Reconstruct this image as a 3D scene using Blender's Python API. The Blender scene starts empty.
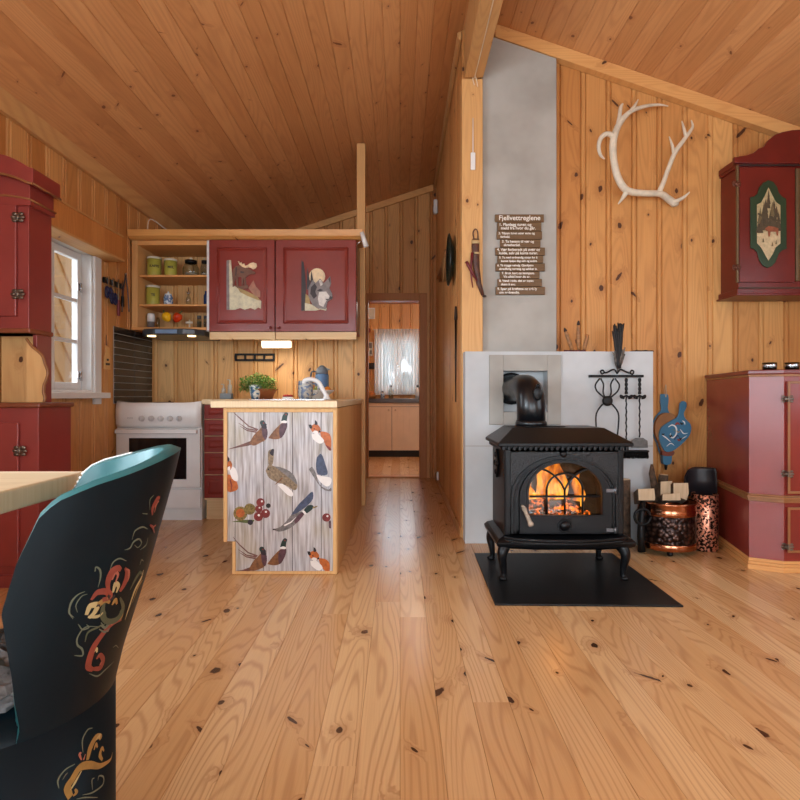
import bpy, bmesh, math, random
from mathutils import Vector, Matrix
random.seed(7)
S = bpy.context.scene
COL = S.collection
F, CX, CY, H = 570.0, 400.0, 396.0, 0.9
PI = math.pi

def P(px, py, y):
    """point of the room seen at a picture point, at depth y"""
    return Vector(((px-CX)/F*y, y, H-(py-CY)/F*y))

# ------------------------------------------------------------------ mesh builder
class MB:
    def __init__(self):
        self.bm = bmesh.new(); self.mats = []; self.cur = 0
    def m(self, mat):
        if mat not in self.mats: self.mats.append(mat)
        self.cur = self.mats.index(mat); return self
    def face(self, vs):
        try:
            f = self.bm.faces.new(vs); f.material_index = self.cur; return f
        except ValueError:
            return None
    def poly(self, pts):
        return self.face([self.bm.verts.new(p) for p in pts])
    def box(self, x0, x1, y0, y1, z0, z1, bev=0.0, mat=None):
        M = mat or Matrix.Identity(4)
        b = bmesh.new()
        v = [b.verts.new((x, y, z)) for z in (z0, z1) for y in (y0, y1) for x in (x0, x1)]
        for q in ((0,2,3,1),(4,5,7,6),(0,1,5,4),(2,6,7,3),(0,4,6,2),(1,3,7,5)):
            b.faces.new([v[i] for i in q])
        if bev > 0:
            bmesh.ops.bevel(b, geom=list(b.edges), offset=bev, segments=2, profile=0.5, affect='EDGES')
        self.merge(b, M); return self
    def merge(self, b, M=None):
        mp = {}
        for v in b.verts: mp[v] = self.bm.verts.new(M @ v.co if M else v.co)
        for f in b.faces:
            n = self.face([mp[v] for v in f.verts])
            if n: n.smooth = f.smooth
        b.free()
    def prism(self, pts, d, bev=0.0, axis='y', smooth=False):
        """pts: list of 3D points of a planar outline, extruded by vector d"""
        b = bmesh.new(); d = Vector(d)
        a = [b.verts.new(p) for p in pts]
        c = [b.verts.new(Vector(p)+d) for p in pts]
        n = len(a)
        b.faces.new(a); b.faces.new(c[::-1])
        for i in range(n):
            f = b.faces.new((a[i], c[i], c[(i+1) % n], a[(i+1) % n])); f.smooth = smooth
        bmesh.ops.recalc_face_normals(b, faces=list(b.faces))
        if bev > 0:
            es = [e for e in b.edges if all(v in a for v in e.verts) or all(v in c for v in e.verts)]
            bmesh.ops.bevel(b, geom=es, offset=bev, segments=2, profile=0.5, affect='EDGES')
        bmesh.ops.triangulate(b, faces=[f for f in b.faces if len(f.verts) > 4])
        self.merge(b); return self
    def tube(self, pts, r, n=8, cap=True, flat=None):
        """tube along points; r number or list; flat squashes the section"""
        pts = [Vector(p) for p in pts]
        rs = r if isinstance(r, (list, tuple)) else [r]*len(pts)
        rings = []
        t0 = (pts[1]-pts[0]).normalized()
        up = Vector((0,0,1)) if abs(t0.z) < 0.9 else Vector((0,1,0))
        nx = t0.cross(up).normalized()
        for i, p in enumerate(pts):
            if i == 0: t = pts[1]-pts[0]
            elif i == len(pts)-1: t = pts[-1]-pts[-2]
            else: t = (pts[i+1]-pts[i]).normalized()+(pts[i]-pts[i-1]).normalized()
            if t.length < 1e-9: t = t0
            t.normalize()
            nx = (nx - t*nx.dot(t))
            if nx.length < 1e-6: nx = t.orthogonal()
            nx.normalize(); ny = t.cross(nx)
            k = flat or 1.0
            rings.append([self.bm.verts.new(p+nx*rs[i]*math.cos(2*PI*j/n)+ny*rs[i]*k*math.sin(2*PI*j/n)) for j in range(n)])
        for a, b in zip(rings, rings[1:]):
            for j in range(n):
                f = self.face((a[j], a[(j+1) % n], b[(j+1) % n], b[j]))
                if f: f.smooth = True
        if cap:
            self.face(rings[0][::-1]); self.face(rings[-1])
        return self
    def lathe(self, prof, c, n=28, M=None, smooth=True, cap=True):
        """prof: list of (r, z) turned about the vertical axis through c"""
        c = Vector(c); rings = []
        for r, z in prof:
            ring = []
            for j in range(n):
                p = Vector((r*math.cos(2*PI*j/n), r*math.sin(2*PI*j/n), z))
                if M: p = M @ p
                ring.append(self.bm.verts.new(c+p))
            rings.append(ring)
        for a, b in zip(rings, rings[1:]):
            for j in range(n):
                f = self.face((a[j], a[(j+1) % n], b[(j+1) % n], b[j]))
                if f: f.smooth = smooth
        if cap:
            if prof[0][0] > 1e-4: self.face(rings[0][::-1])
            if prof[-1][0] > 1e-4: self.face(rings[-1])
        return self
    def cyl(self, a, b, r, n=16, r2=None):
        self.tube([a, b], [r, r if r2 is None else r2], n); return self
    def ball(self, c, r, sx=1, sy=1, sz=1, n=14, noise=0.0, rot=None):
        b = bmesh.new()
        bmesh.ops.create_icosphere(b, subdivisions=3 if n > 10 else 2, radius=r)
        for v in b.verts:
            k = 1+random.uniform(-noise, noise)
            v.co = Vector((v.co.x*sx*k, v.co.y*sy*k, v.co.z*sz*k))
        for f in b.faces: f.smooth = True
        M = Matrix.Translation(c)
        if rot: M = M @ rot
        self.merge(b, M); return self
    def ribbon(self, pts, ws, nrm, th=0.001):
        """a brush stroke: flat strip along pts, widths ws, facing nrm (vector or list)"""
        pts = [Vector(p) for p in pts]
        L = []; R = []
        for i, p in enumerate(pts):
            n = nrm[i] if isinstance(nrm, list) else Vector(nrm)
            t = pts[min(i+1, len(pts)-1)]-pts[max(i-1, 0)]
            s = t.cross(n)
            if s.length < 1e-9: s = n.orthogonal()
            s.normalize()
            w = ws[i] if isinstance(ws, (list, tuple)) else ws
            L.append(self.bm.verts.new(p+s*w/2+n*th)); R.append(self.bm.verts.new(p-s*w/2+n*th))
        for i in range(len(pts)-1):
            self.face((L[i], R[i], R[i+1], L[i+1]))
        return self
    def build(self, name, mat=None, parent=None, bevel=0, sub=0, keep=False, loc=None):
        if mat is not None and not self.mats: self.mats = [mat]
        bmesh.ops.recalc_face_normals(self.bm, faces=list(self.bm.faces))
        off = Vector((0,0,0))
        if parent is not None:
            r = parent
            while r is not None:
                off += r.location; r = r.parent
        elif not keep:
            vs = self.bm.verts
            xs = [v.co.x for v in vs]; ys = [v.co.y for v in vs]; zs = [v.co.z for v in vs]
            off = Vector(((min(xs)+max(xs))/2, (min(ys)+max(ys))/2, min(zs)))
        if off.length > 0: bmesh.ops.translate(self.bm, verts=list(self.bm.verts), vec=-off)
        me = bpy.data.meshes.new(name); self.bm.to_mesh(me); self.bm.free()
        for m in self.mats: me.materials.append(m)
        o = bpy.data.objects.new(name, me); COL.objects.link(o)
        if parent is not None: o.parent = parent
        elif not keep: o.location = off
        if bevel:
            md = o.modifiers.new('bevel', 'BEVEL'); md.width = bevel; md.segments = 2; md.limit_method = 'ANGLE'; md.angle_limit = 0.6
        if sub:
            md = o.modifiers.new('sub', 'SUBSURF'); md.levels = sub; md.render_levels = sub
        return o

def tag(o, label=None, cat=None, group=None, kind=None):
    if label: o['label'] = label
    if cat: o['category'] = cat
    if group: o['group'] = group
    if kind: o['kind'] = kind
    return o
def thing(name, label, cat, loc, group=None):
    o = bpy.data.objects.new(name, None); COL.objects.link(o)
    o.location = loc; o.empty_display_size = 0.05
    return tag(o, label, cat, group)
def copy_tree(o, loc, label=None, parent=None):
    c = o.copy(); COL.objects.link(c)
    if parent: c.parent = parent
    else: c.location = loc
    if label: c['label'] = label
    for ch in list(o.children): copy_tree(ch, None, None, c)
    return c
def struct(name, mb, mat, label=None, cat=None):
    o = mb.build(name, mat, keep=True); o['kind'] = 'structure'
    if label: o['label'] = label
    if cat: o['category'] = cat
    return o
def spline(pts, n=8):
    """Catmull-Rom through points"""
    pts = [Vector(p) for p in pts]; out = []
    q = [pts[0]*2-pts[1]]+pts+[pts[-1]*2-pts[-2]]
    for i in range(1, len(q)-2):
        a, b, c, d = q[i-1], q[i], q[i+1], q[i+2]
        for k in range(n):
            t = k/n
            out.append(0.5*((2*b)+(c-a)*t+(2*a-5*b+4*c-d)*t*t+(3*b-a-3*c+d)*t**3))
    out.append(pts[-1]); return out
def lerpw(ws, n):
    out = []
    for i in range(n):
        t = i/(n-1)*(len(ws)-1); k = min(int(t), len(ws)-2); f = t-k
        out.append(ws[k]*(1-f)+ws[k+1]*f)
    return out

# ------------------------------------------------------------------ materials
def srgb(r, g, b):
    def f(c):
        c /= 255.0
        return c/12.92 if c <= 0.04045 else ((c+0.055)/1.055)**2.4
    return (f(r), f(g), f(b), 1)
class N:
    def __init__(self, name):
        self.mat = bpy.data.materials.new(name); self.mat.use_nodes = True
        self.t = self.mat.node_tree; self.t.nodes.clear()
        self.out = self.t.nodes.new('ShaderNodeOutputMaterial')
        self.b = self.t.nodes.new('ShaderNodeBsdfPrincipled')
        self.t.links.new(self.b.outputs[0], self.out.inputs[0])
    def n(self, typ, **kw):
        x = self.t.nodes.new(typ)
        for k, v in kw.items(): setattr(x, k, v)
        return x
    def set(self, sock, v):
        if hasattr(v, 'is_output') or isinstance(v, bpy.types.NodeSocket): self.t.links.new(v, sock)
        else: sock.default_value = v
    def math(self, op, a, b=0.0, c=None, clamp=False):
        x = self.n('ShaderNodeMath', operation=op, use_clamp=clamp)
        self.set(x.inputs[0], a); self.set(x.inputs[1], b)
        if c is not None: self.set(x.inputs[2], c)
        return x.outputs[0]
    def comb(self, x, y, z=0.0):
        c = self.n('ShaderNodeCombineXYZ')
        for i, v in enumerate((x, y, z)): self.set(c.inputs[i], v)
        return c.outputs[0]
    def noise(self, vec, scale=1.0, detail=2.0, rough=0.5):
        x = self.n('ShaderNodeTexNoise'); x.inputs['Scale'].default_value = scale
        x.inputs['Detail'].default_value = detail; x.inputs['Roughness'].default_value = rough
        if vec is not None: self.t.links.new(vec, x.inputs['Vector'])
        return x.outputs[0]
    def mix(self, f, a, b, mode='MIX'):
        x = self.n('ShaderNodeMix', data_type='RGBA', blend_type=mode)
        self.set(x.inputs[0], f); self.set(x.inputs[6], a); self.set(x.inputs[7], b)
        return x.outputs[2]
    def maprange(self, v, a, b, c=0.0, d=1.0, smooth=False):
        x = self.n('ShaderNodeMapRange'); x.interpolation_type = 'SMOOTHSTEP' if smooth else 'LINEAR'
        for i, q in enumerate((v, a, b, c, d)): self.set(x.inputs[i], q)
        return x.outputs[0]
    def bump(self, h, strength=0.2, dist=0.002):
        x = self.n('ShaderNodeBump'); x.inputs['Strength'].default_value = strength; x.inputs['Distance'].default_value = dist
        self.t.links.new(h, x.inputs['Height']); self.t.links.new(x.outputs[0], self.b.inputs['Normal'])
    def obj(self):
        return self.n('ShaderNodeTexCoord').outputs['Object']

def pine(name, u, v, w, light, mid, dark, knotcol=(62,28,16), rough=0.5, ku=0.13, kv=0.36, kr=0.009, kp=0.35, off=0.0, F_=13.0, grain=0.24, L=None, spec=0.35, coat=0.0, var=1.0, rw=0.36):
    """boards across axis u, grain along axis v, board width w"""
    g = N(name); sp = g.n('ShaderNodeSeparateXYZ'); g.t.links.new(g.obj(), sp.inputs[0])
    U = g.math('SUBTRACT', sp.outputs['XYZ'.index(u)], off); V = sp.outputs['XYZ'.index(v)]
    idx = g.math('FLOOR', g.math('DIVIDE', U, w))
    wn = g.n('ShaderNodeTexWhiteNoise', noise_dimensions='1D'); g.t.links.new(idx, wn.inputs['W'])
    r = wn.outputs['Value']
    if L:
        i2 = g.math('FLOOR', g.math('ADD', g.math('DIVIDE', V, L), g.math('MULTIPLY', r, 7.3)))
        w2 = g.n('ShaderNodeTexWhiteNoise', noise_dimensions='2D'); g.t.links.new(g.comb(idx, i2), w2.inputs['Vector'])
        r = w2.outputs['Value']
    Vs = g.math('ADD', V, g.math('MULTIPLY', r, 23.0))
    # knots
    vo = g.n('ShaderNodeTexVoronoi', voronoi_dimensions='2D'); vo.inputs['Scale'].default_value = 1.0
    g.t.links.new(g.comb(g.math('DIVIDE', U, ku), g.math('DIVIDE', Vs, kv)), vo.inputs['Vector'])
    ps = g.n('ShaderNodeSeparateXYZ'); g.t.links.new(vo.outputs['Position'], ps.inputs[0])
    cs = g.n('ShaderNodeSeparateColor'); g.t.links.new(vo.outputs['Color'], cs.inputs[0])
    du = g.math('SUBTRACT', U, g.math('MULTIPLY', ps.outputs[0], ku))
    dv = g.math('SUBTRACT', Vs, g.math('MULTIPLY', ps.outputs[1], kv))
    sk = g.math('MULTIPLY', g.math('POWER', g.math('SUBTRACT', g.math('MULTIPLY', cs.outputs[2], 2.0), 1.0), 3.0), 1.1)
    du = g.math('ADD', du, g.math('MULTIPLY', dv, sk))
    dv = g.math('MULTIPLY', dv, g.math('SUBTRACT', 0.72, g.math('MULTIPLY', g.math('ABSOLUTE', sk), 0.35)))
    wob = g.noise(g.comb(g.math('MULTIPLY', U, 60.0), g.math('MULTIPLY', Vs, 40.0)), 1.0, 1.0)
    d = g.math('SQRT', g.math('ADD', g.math('MULTIPLY', du, du), g.math('MULTIPLY', dv, dv)))
    d = g.math('MULTIPLY', d, g.math('ADD', g.math('MULTIPLY', wob, 0.9), 0.55))
    ex = g.math('LESS_THAN', cs.outputs[1], kp)
    R = g.math('ADD', g.math('MULTIPLY', g.math('POWER', cs.outputs[0], 1.6), kr*1.1), kr*0.35)
    k = g.math('MULTIPLY', g.maprange(d, g.math('MULTIPLY', R, 0.75), R, 1.0, 0.0, True), ex)
    halo = g.math('MULTIPLY', g.maprange(d, 0.0, g.math('MULTIPLY', R, 4.5), 1.0, 0.0, True), ex)
    # growth rings: contours of a stretched field that bends about the knots
    n1 = g.noise(g.comb(g.math('MULTIPLY', U, 5.0), g.math('MULTIPLY', Vs, 0.45), g.math('MULTIPLY', r, 40.0)), 1.0, 1.5)
    ph = g.math('ADD', g.math('MULTIPLY', n1, F_*2), g.math('MULTIPLY', halo, 1.6))
    s = g.math('ABSOLUTE', g.math('SUBTRACT', g.math('FRACT', ph), 0.35))
    ring = g.maprange(s, 0.0, rw, 1.0, 0.0, True)
    fib = g.noise(g.comb(g.math('MULTIPLY', U, 260.0), g.math('MULTIPLY', Vs, 4.0), r), 1.0, 2.0)
    big = g.noise(g.comb(g.math('MULTIPLY', U, 3.0), g.math('MULTIPLY', Vs, 1.2), r), 1.0, 2.0)
    base = g.mix(g.math('ADD', g.math('MULTIPLY', r, 0.95*var), g.math('MULTIPLY', g.math('SUBTRACT', big, 0.35), 0.6), clamp=True), srgb(*light), srgb(*mid))
    c = g.mix(g.math('MULTIPLY', ring, g.math('ADD', grain*0.35, g.math('MULTIPLY', big, grain))), base, srgb(*dark))
    c = g.mix(g.math('MULTIPLY', g.math('SUBTRACT', fib, 0.42), 0.45, clamp=True), c, srgb(*dark))
    c = g.mix(g.math('MULTIPLY', halo, 0.4), c, srgb(*dark))
    c = g.mix(g.math('MULTIPLY', k, 0.92), c, srgb(*knotcol))
    g.t.links.new(c, g.b.inputs['Base Color'])
    g.b.inputs['Specular IOR Level'].default_value = spec
    g.t.links.new(g.math('ADD', rough-0.06, g.math('MULTIPLY', fib, 0.12)), g.b.inputs['Roughness'])
    if coat:
        g.b.inputs['Coat Weight'].default_value = coat; g.b.inputs['Coat Roughness'].default_value = 0.12
    g.bump(g.math('ADD', g.math('MULTIPLY', ring, 0.4), g.math('MULTIPLY', fib, 0.6)), 0.12, 0.001)
    return g.mat

def paint(name, c, rough=0.4, var=0.12, scale=6.0, metal=0.0, bump=0.0, bscale=80.0, spec=0.5, c2=None, coat=0.0, emit=None, es=1.0):
    g = N(name); ob = g.obj()
    n = g.noise(ob, scale, 3.0, 0.6)
    a = srgb(*c); d = srgb(*c2) if c2 else tuple([x*(1-var*2.2) for x in a[:3]]+[1])
    g.t.links.new(g.mix(g.maprange(n, 0.35, 0.7), a, d), g.b.inputs['Base Color'])
    g.b.inputs['Roughness'].default_value = rough; g.b.inputs['Metallic'].default_value = metal
    g.b.inputs['Specular IOR Level'].default_value = spec
    if coat: g.b.inputs['Coat Weight'].default_value = coat; g.b.inputs['Coat Roughness'].default_value = 0.15
    if bump: g.bump(g.noise(ob, bscale, 3.0), bump, 0.003)
    if emit:
        g.b.inputs['Emission Color'].default_value = srgb(*emit); g.b.inputs['Emission Strength'].default_value = es
    return g.mat
def glass(name, c=(255,255,255), rough=0.0, thin=True):
    g = N(name)
    g.b.inputs['Base Color'].default_value = srgb(*c); g.b.inputs['Roughness'].default_value = rough
    if thin:
        tr = g.n('ShaderNodeBsdfTransparent'); tr.inputs[0].default_value = srgb(*c)
        gl = g.n('ShaderNodeBsdfGlossy'); gl.inputs['Roughness'].default_value = 0.02
        lw = g.n('ShaderNodeLayerWeight'); lw.inputs['Blend'].default_value = 0.5
        fr = g.math('ADD', g.math('MULTIPLY', g.math('POWER', lw.outputs['Facing'], 3.0), 0.55), 0.04)
        mx = g.n('ShaderNodeMixShader')
        g.t.links.new(fr, mx.inputs[0]); g.t.links.new(tr.outputs[0], mx.inputs[1]); g.t.links.new(gl.outputs[0], mx.inputs[2])
        g.t.links.new(mx.outputs[0], g.out.inputs[0])
    else:
        g.b.inputs['Transmission Weight'].default_value = 1.0
    return g.mat

WALLW = 0.165
W_L, W_M, W_D = (222,166,102), (190,126,66), (140,80,38)
M = {}
M['pine_x'] = pine('pine wall boards across', 'X', 'Z', WALLW, W_L, W_M, W_D, kp=0.5, kr=0.012)
M['pine_y'] = pine('pine wall boards along', 'Y', 'Z', WALLW, W_L, W_M, W_D, kp=0.4, kr=0.011)
M['ceil'] = pine('pine ceiling boards', 'X', 'Y', 0.1, (224,168,114), (204,146,94), (164,104,62), kp=0.5, kr=0.008, ku=0.12, kv=0.45, knotcol=(120,70,40), rough=0.42, spec=0.3)
M['floor'] = pine('pine floor boards', 'X', 'Y', 0.107, (232,197,148), (210,165,113), (152,98,56), kp=0.6, kr=0.012, knotcol=(56,28,18), ku=0.12, kv=0.40, rough=0.23, F_=17.0, spec=0.5, L=3.1, grain=0.40, var=1.25, rw=0.26)
M['wood_z'] = pine('plain pine upright', 'X', 'Z', 3.0, (224,178,120), (210,160,100), (172,112,62), off=-1.5, kp=0.25)
M['wood_y'] = pine('plain pine lengthwise', 'X', 'Y', 3.0, (216,170,114), (202,152,94), (166,108,60), off=-1.5, kp=0.25)
M['wood_x'] = pine('plain pine crosswise', 'Z', 'X', 3.0, (226,172,108), (212,152,90), (178,112,58), off=-1.5, kp=0.2)
M['pale_x'] = pine('pale pine crosswise', 'Z', 'X', 3.0, (232,204,160), (222,188,140), (196,150,98), off=-1.5, kp=0.1)
M['pale_z'] = pine('pale pine upright', 'X', 'Z', 0.09, (232,190,132), (220,172,112), (186,130,74), kp=0.15)
M['side_y'] = pine('peninsula side boards', 'Y', 'Z', 0.085, (214,166,108), (200,148,90), (160,104,56), kp=0.12)
M['white'] = paint('white enamel', (232,232,230), 0.25, 0.03)
M['whitep'] = paint('white painted wood', (226,227,226), 0.4, 0.04)
M['red'] = paint('red painted wood', (136,50,42), 0.26, 0.08, scale=4)
M['red_dark'] = paint('dark red painted wood', (112,36,32), 0.28, 0.08, scale=4)
M['brownline'] = paint('ochre brown moulding', (150,98,56), 0.45, 0.12)
M['iron'] = paint('black cast iron', (9,10,13), 0.36, 0.1, bump=0.12, bscale=160, spec=0.28)
M['blackm'] = paint('black steel', (11,11,12), 0.5, 0.1, spec=.3)
M['steel'] = paint('brushed steel', (190,190,192), 0.25, 0.05, metal=1.0)
M['pewter'] = paint('old pewter', (128,116,104), 0.38, 0.2, metal=0.8, scale=40)
M['concrete'] = paint('grey plaster', (176,173,166), 0.85, 0.07, scale=3.0, bump=0.08, bscale=30, spec=0.2, c2=(158,154,146))
M['concrete_light'] = paint('light grey plaster', (200,203,204), 0.8, 0.05, scale=3.0, bump=0.06, bscale=30, spec=0.2, c2=(184,187,188))
M['glass'] = glass('clear glass')
M['jarglass'] = glass('jar glass', (225,230,228))
# ------------------------------------------------------------------ the room
XL, YK, YF, YG, XC, XR, YB = -2.05, 4.70, 6.25, 3.70, 0.394, 3.0, -2.6
XE = 0.525          # right face of the corridor wall
def zl(x): return 3.094+0.326*x
def zr(x): return 3.488-0.340*x

def boards(mapf, u0, u1, w, v0, v1, holes=(), gw=0.007, gd=0.013, second=None, off=0.0):
    """boarded sheet: mapf(u, v, depth) -> point; v0, v1 numbers or functions of u; holes (ua, ub, va, vb)"""
    f0 = v0 if callable(v0) else (lambda u: v0)
    f1 = v1 if callable(v1) else (lambda u: v1)
    br = {round(u0, 5): 0.0, round(u1, 5): 0.0}
    k = math.ceil((u0-off)/w)
    while off+k*w < u1+1e-6:
        c = off+k*w
        for q, dp in ((c-gw, 0.0), (c, gd), (c+gw, 0.0)):
            if u0 < q < u1: br[round(q, 5)] = dp
        if second:
            c2 = c+second
            for q, dp in ((c2-gw*.8, 0.0), (c2, gd*.8), (c2+gw*.8, 0.0)):
                if u0 < q < u1: br[round(q, 5)] = dp
        k += 1
    for h in holes:
        for q in h[:2]:
            q = round(q, 5)
            if u0 < q < u1 and q not in br: br[q] = 0.0
    us = sorted(br)
    mb = MB(); cache = {}
    def V(u, v, d):
        key = (u, round(v, 5))
        if key not in cache: cache[key] = mb.bm.verts.new(mapf(u, v, d))
        return cache[key]
    for a, b in zip(us, us[1:]):
        mid = (a+b)/2
        hs = sorted([h for h in holes if h[0]-1e-6 < mid < h[1]+1e-6], key=lambda h: h[2])
        spans = []; lo = None
        for h in hs:
            spans.append((lo, h[2])); lo = h[3]
        spans.append((lo, None))
        for s0, s1 in spans:
            za, zb = (f0(a), f0(b)) if s0 is None else (s0, s0)
            zc, zd = (f1(b), f1(a)) if s1 is None else (s1, s1)
            if zc-zb < 1e-5 and zd-za < 1e-5: continue
            mb.face((V(a, za, br[a]), V(b, zb, br[b]), V(b, zc, br[b]), V(a, zd, br[a])))
    return mb
def solid(o, th, flip=1):
    md = o.modifiers.new('thick', 'SOLIDIFY'); md.thickness = th; md.offset = -1*flip; return o

# floor
fl = boards(lambda u, v, d: (u, v, -d), XL-0.02, XR+0.02, 0.107, YB, 9.0, gw=0.0011, gd=0.002)
o = struct('floor', fl, M['floor']); solid(o, 0.05)
# ceiling: two boarded slopes meeting at the ridge beam
cl = boards(lambda u, v, d: (u, v, zl(u)+d), XL-0.02, XC+0.1, 0.1, YB, YF, gw=0.004, gd=0.005)
cr = boards(lambda u, v, d: (u, v, zr(u)+d), XE-0.06, XR+0.02, 0.1, YB, YG+0.02, gw=0.004, gd=0.005)
tmp = bpy.data.meshes.new('t'); cr.bm.to_mesh(tmp); cr.bm.free(); cl.bm.from_mesh(tmp); bpy.data.meshes.remove(tmp)
o = struct('ceiling', cl, M['ceil'])
for p in o.data.polygons:
    if p.normal.z > 0: p.flip()
solid(o, 0.06)
# left wall with the kitchen window and the dining window
WIN = (3.05, 3.80, 0.92, 1.86)
WIN2 = (-0.9, 1.55, 0.85, 2.05)
wl = boards(lambda u, v, d: (XL-d, u, v), YB, YF, WALLW, 0, zl(XL)+0.01, holes=(WIN, WIN2), second=0.030)
o = struct('wall_left', wl, M['pine_y'])
def orient(o, n):
    n = Vector(n)
    for p in o.data.polygons:
        if p.normal.dot(n) < -0.05: p.flip()
    # majority check against slivers of the grooves
    return o
solid(orient(o, (1,0,0)), 0.12)
# far wall with the doorway
DOOR = (-0.36, 0.225, 0.0, 1.955)
wf = boards(lambda u, v, d: (u, YF+d, v), XL, XC+0.02, WALLW, 0, lambda u: zl(u)+0.01, holes=(DOOR,), second=0.030)
o = struct('wall_far', wf, M['pine_x']); solid(orient(o, (0,-1,0)), 0.1)
# partition behind the kitchen, open above
wk = boards(lambda u, v, d: (u, YK+d, v), XL, -0.30, WALLW, 0, 2.19, second=0.030, off=-0.05)
M['pine_k'] = pine('kitchen wall boards', 'X', 'Z', WALLW, (236,190,130), (214,160,98), W_D, kp=0.6, kr=0.012, off=-0.05)
o = struct('wall_kitchen', wk, M['pine_k']); solid(orient(o, (0,-1,0)), 0.07)
t = MB(); t.box(-0.355, -0.285, YK-0.02, YK+0.08, 0, zl(-0.35)-0.004, 0.004)
struct('trim_1', t, M['wood_z'])
# corridor wall, gable wall
wc = boards(lambda u, v, d: (XC+d, u, v), 3.62, YF, 0.12, 0, zl(XC)+0.01, second=0.026)
M['pine_c'] = pine('corridor wall boards', 'Y', 'Z', 0.12, W_L, W_M, W_D, kp=0.3, kr=0.010)
o = struct('wall_corridor', wc, M['pine_c']); solid(orient(o, (-1,0,0)), 0.06)
t = MB(); t.box(XC-0.004, XE-0.002, 3.600, 3.70, 0, 2.905, 0.004); struct('trim_2', t, M['wood_z'])
wg = boards(lambda u, v, d: (u, YG+d, v), XE-0.03, XR, WALLW, 0, lambda u: zr(u)+0.01, second=0.030, off=0.02)
M['pine_g'] = pine('gable wall boards', 'X', 'Z', WALLW, (226,172,106), (194,132,72), W_D, kp=0.62, kr=0.013, off=0.02)
o = struct('wall_gable', wg, M['pine_g']); solid(orient(o, (0,-1,0)), 0.1)
WR = (0.3, 2.3, 0.8, 2.05)
wr = boards(lambda u, v, d: (XR+d, u, v), YB, YG, WALLW, 0, zr(XR)+0.01, holes=(WR,), second=0.030)
o = struct('wall_right', wr, M['pine_y']); solid(orient(o, (-1,0,0)), 0.12)
WB1, WB2 = (-1.7, 0.0, 0.35, 2.1), (0.9, 2.6, 0.35, 2.1)
wb = boards(lambda u, v, d: (u, YB-d, v), XL, XR, WALLW, 0, lambda u: (zl(u) if u < 0.5 else zr(u))+0.02, holes=(WB1, WB2), second=0.030)
o = struct('wall_back', wb, M['pine_x']); solid(orient(o, (0,1,0)), 0.12)
# ridge beam
t = MB(); t.box(XC+0.012, XE, YB, 3.60, 2.91, 3.30, 0.004); struct('ridge_beam', t, M['wood_y'])
# trims where the walls meet the ceiling
def slope_trim(name, x0, x1, f, y0, y1, h=0.075, mat='wood_x'):
    t = MB(); t.prism([(x0, y0, f(x0)-h), (x1, y0, f(x1)-h), (x1, y0, f(x1)-0.002), (x0, y0, f(x0)-0.002)], (0, y1-y0, 0)); t.build
    return struct(name, t, M[mat])
slope_trim('trim_3', XE+0.085, XR, zr, YG-0.06, YG-0.004, 0.085)
slope_trim('trim_4', XL+0.02, XC-0.03, zl, YF-0.03, YF-0.004, 0.07)
t = MB(); t.prism([(XL+0.004, YB, zl(XL)-0.075), (XL+0.03, YB, zl(XL)-0.075), (XL+0.06, YB, zl(XL+0.06)-0.002), (XL+0.004, YB, zl(XL)-0.002)], (0, YF-0.03-YB, 0)); struct('trim_5', t, M['wood_y'])
t = MB(); t.prism([(XC-0.004, 3.62, zl(XC)-0.06), (XC-0.02, 3.62, zl(XC)-0.06), (XC-0.03, 3.62, zl(XC)-0.015), (XC-0.004, 3.62, zl(XC)-0.004)], (0, YF-0.03-3.62, 0)); struct('trim_6', t, M['wood_y'])
t = MB(); t.box(XC-0.014, XC-0.003, 3.62, YF-0.01, 0.001, 0.06, 0.004); struct('baseboard_corridor', t, M['wood_y'])
t = MB(); t.box(XL+0.004, XL+0.018, YB, 2.6, 0.001, 0.06, 0.004); struct('baseboard_left', t, M['wood_y'])
t = MB(); t.box(1.56, 1.95, YG-0.018, YG-0.004, 0.001, 0.06, 0.004); struct('baseboard_gable', t, M['wood_x'])
# doorway casing
t = MB()
t.box(DOOR[0]-0.07, DOOR[0]+0.012, YF-0.02, YF+0.11, 0, DOOR[3]+0.07, 0.004)
t.box(DOOR[1]-0.012, DOOR[1]+0.07, YF-0.02, YF+0.11, 0, DOOR[3]+0.07, 0.004)
t.box(DOOR[0]+0.012, DOOR[1]-0.012, YF-0.02, YF+0.11, DOOR[3]-0.012, DOOR[3]+0.07, 0.004)
d1 = struct('door_1', t, pine('door casing pine', 'X', 'Z', 3.0, (196,132,74), (178,112,58), (146,84,40), off=-1.5, kp=0.2))
t = MB(); t.box(DOOR[0]+0.012, DOOR[1]-0.012, YF-0.01, YF+0.1, 0.0005, 0.018, 0.004); t.build('threshold', M['wood_x'], d1)

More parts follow.
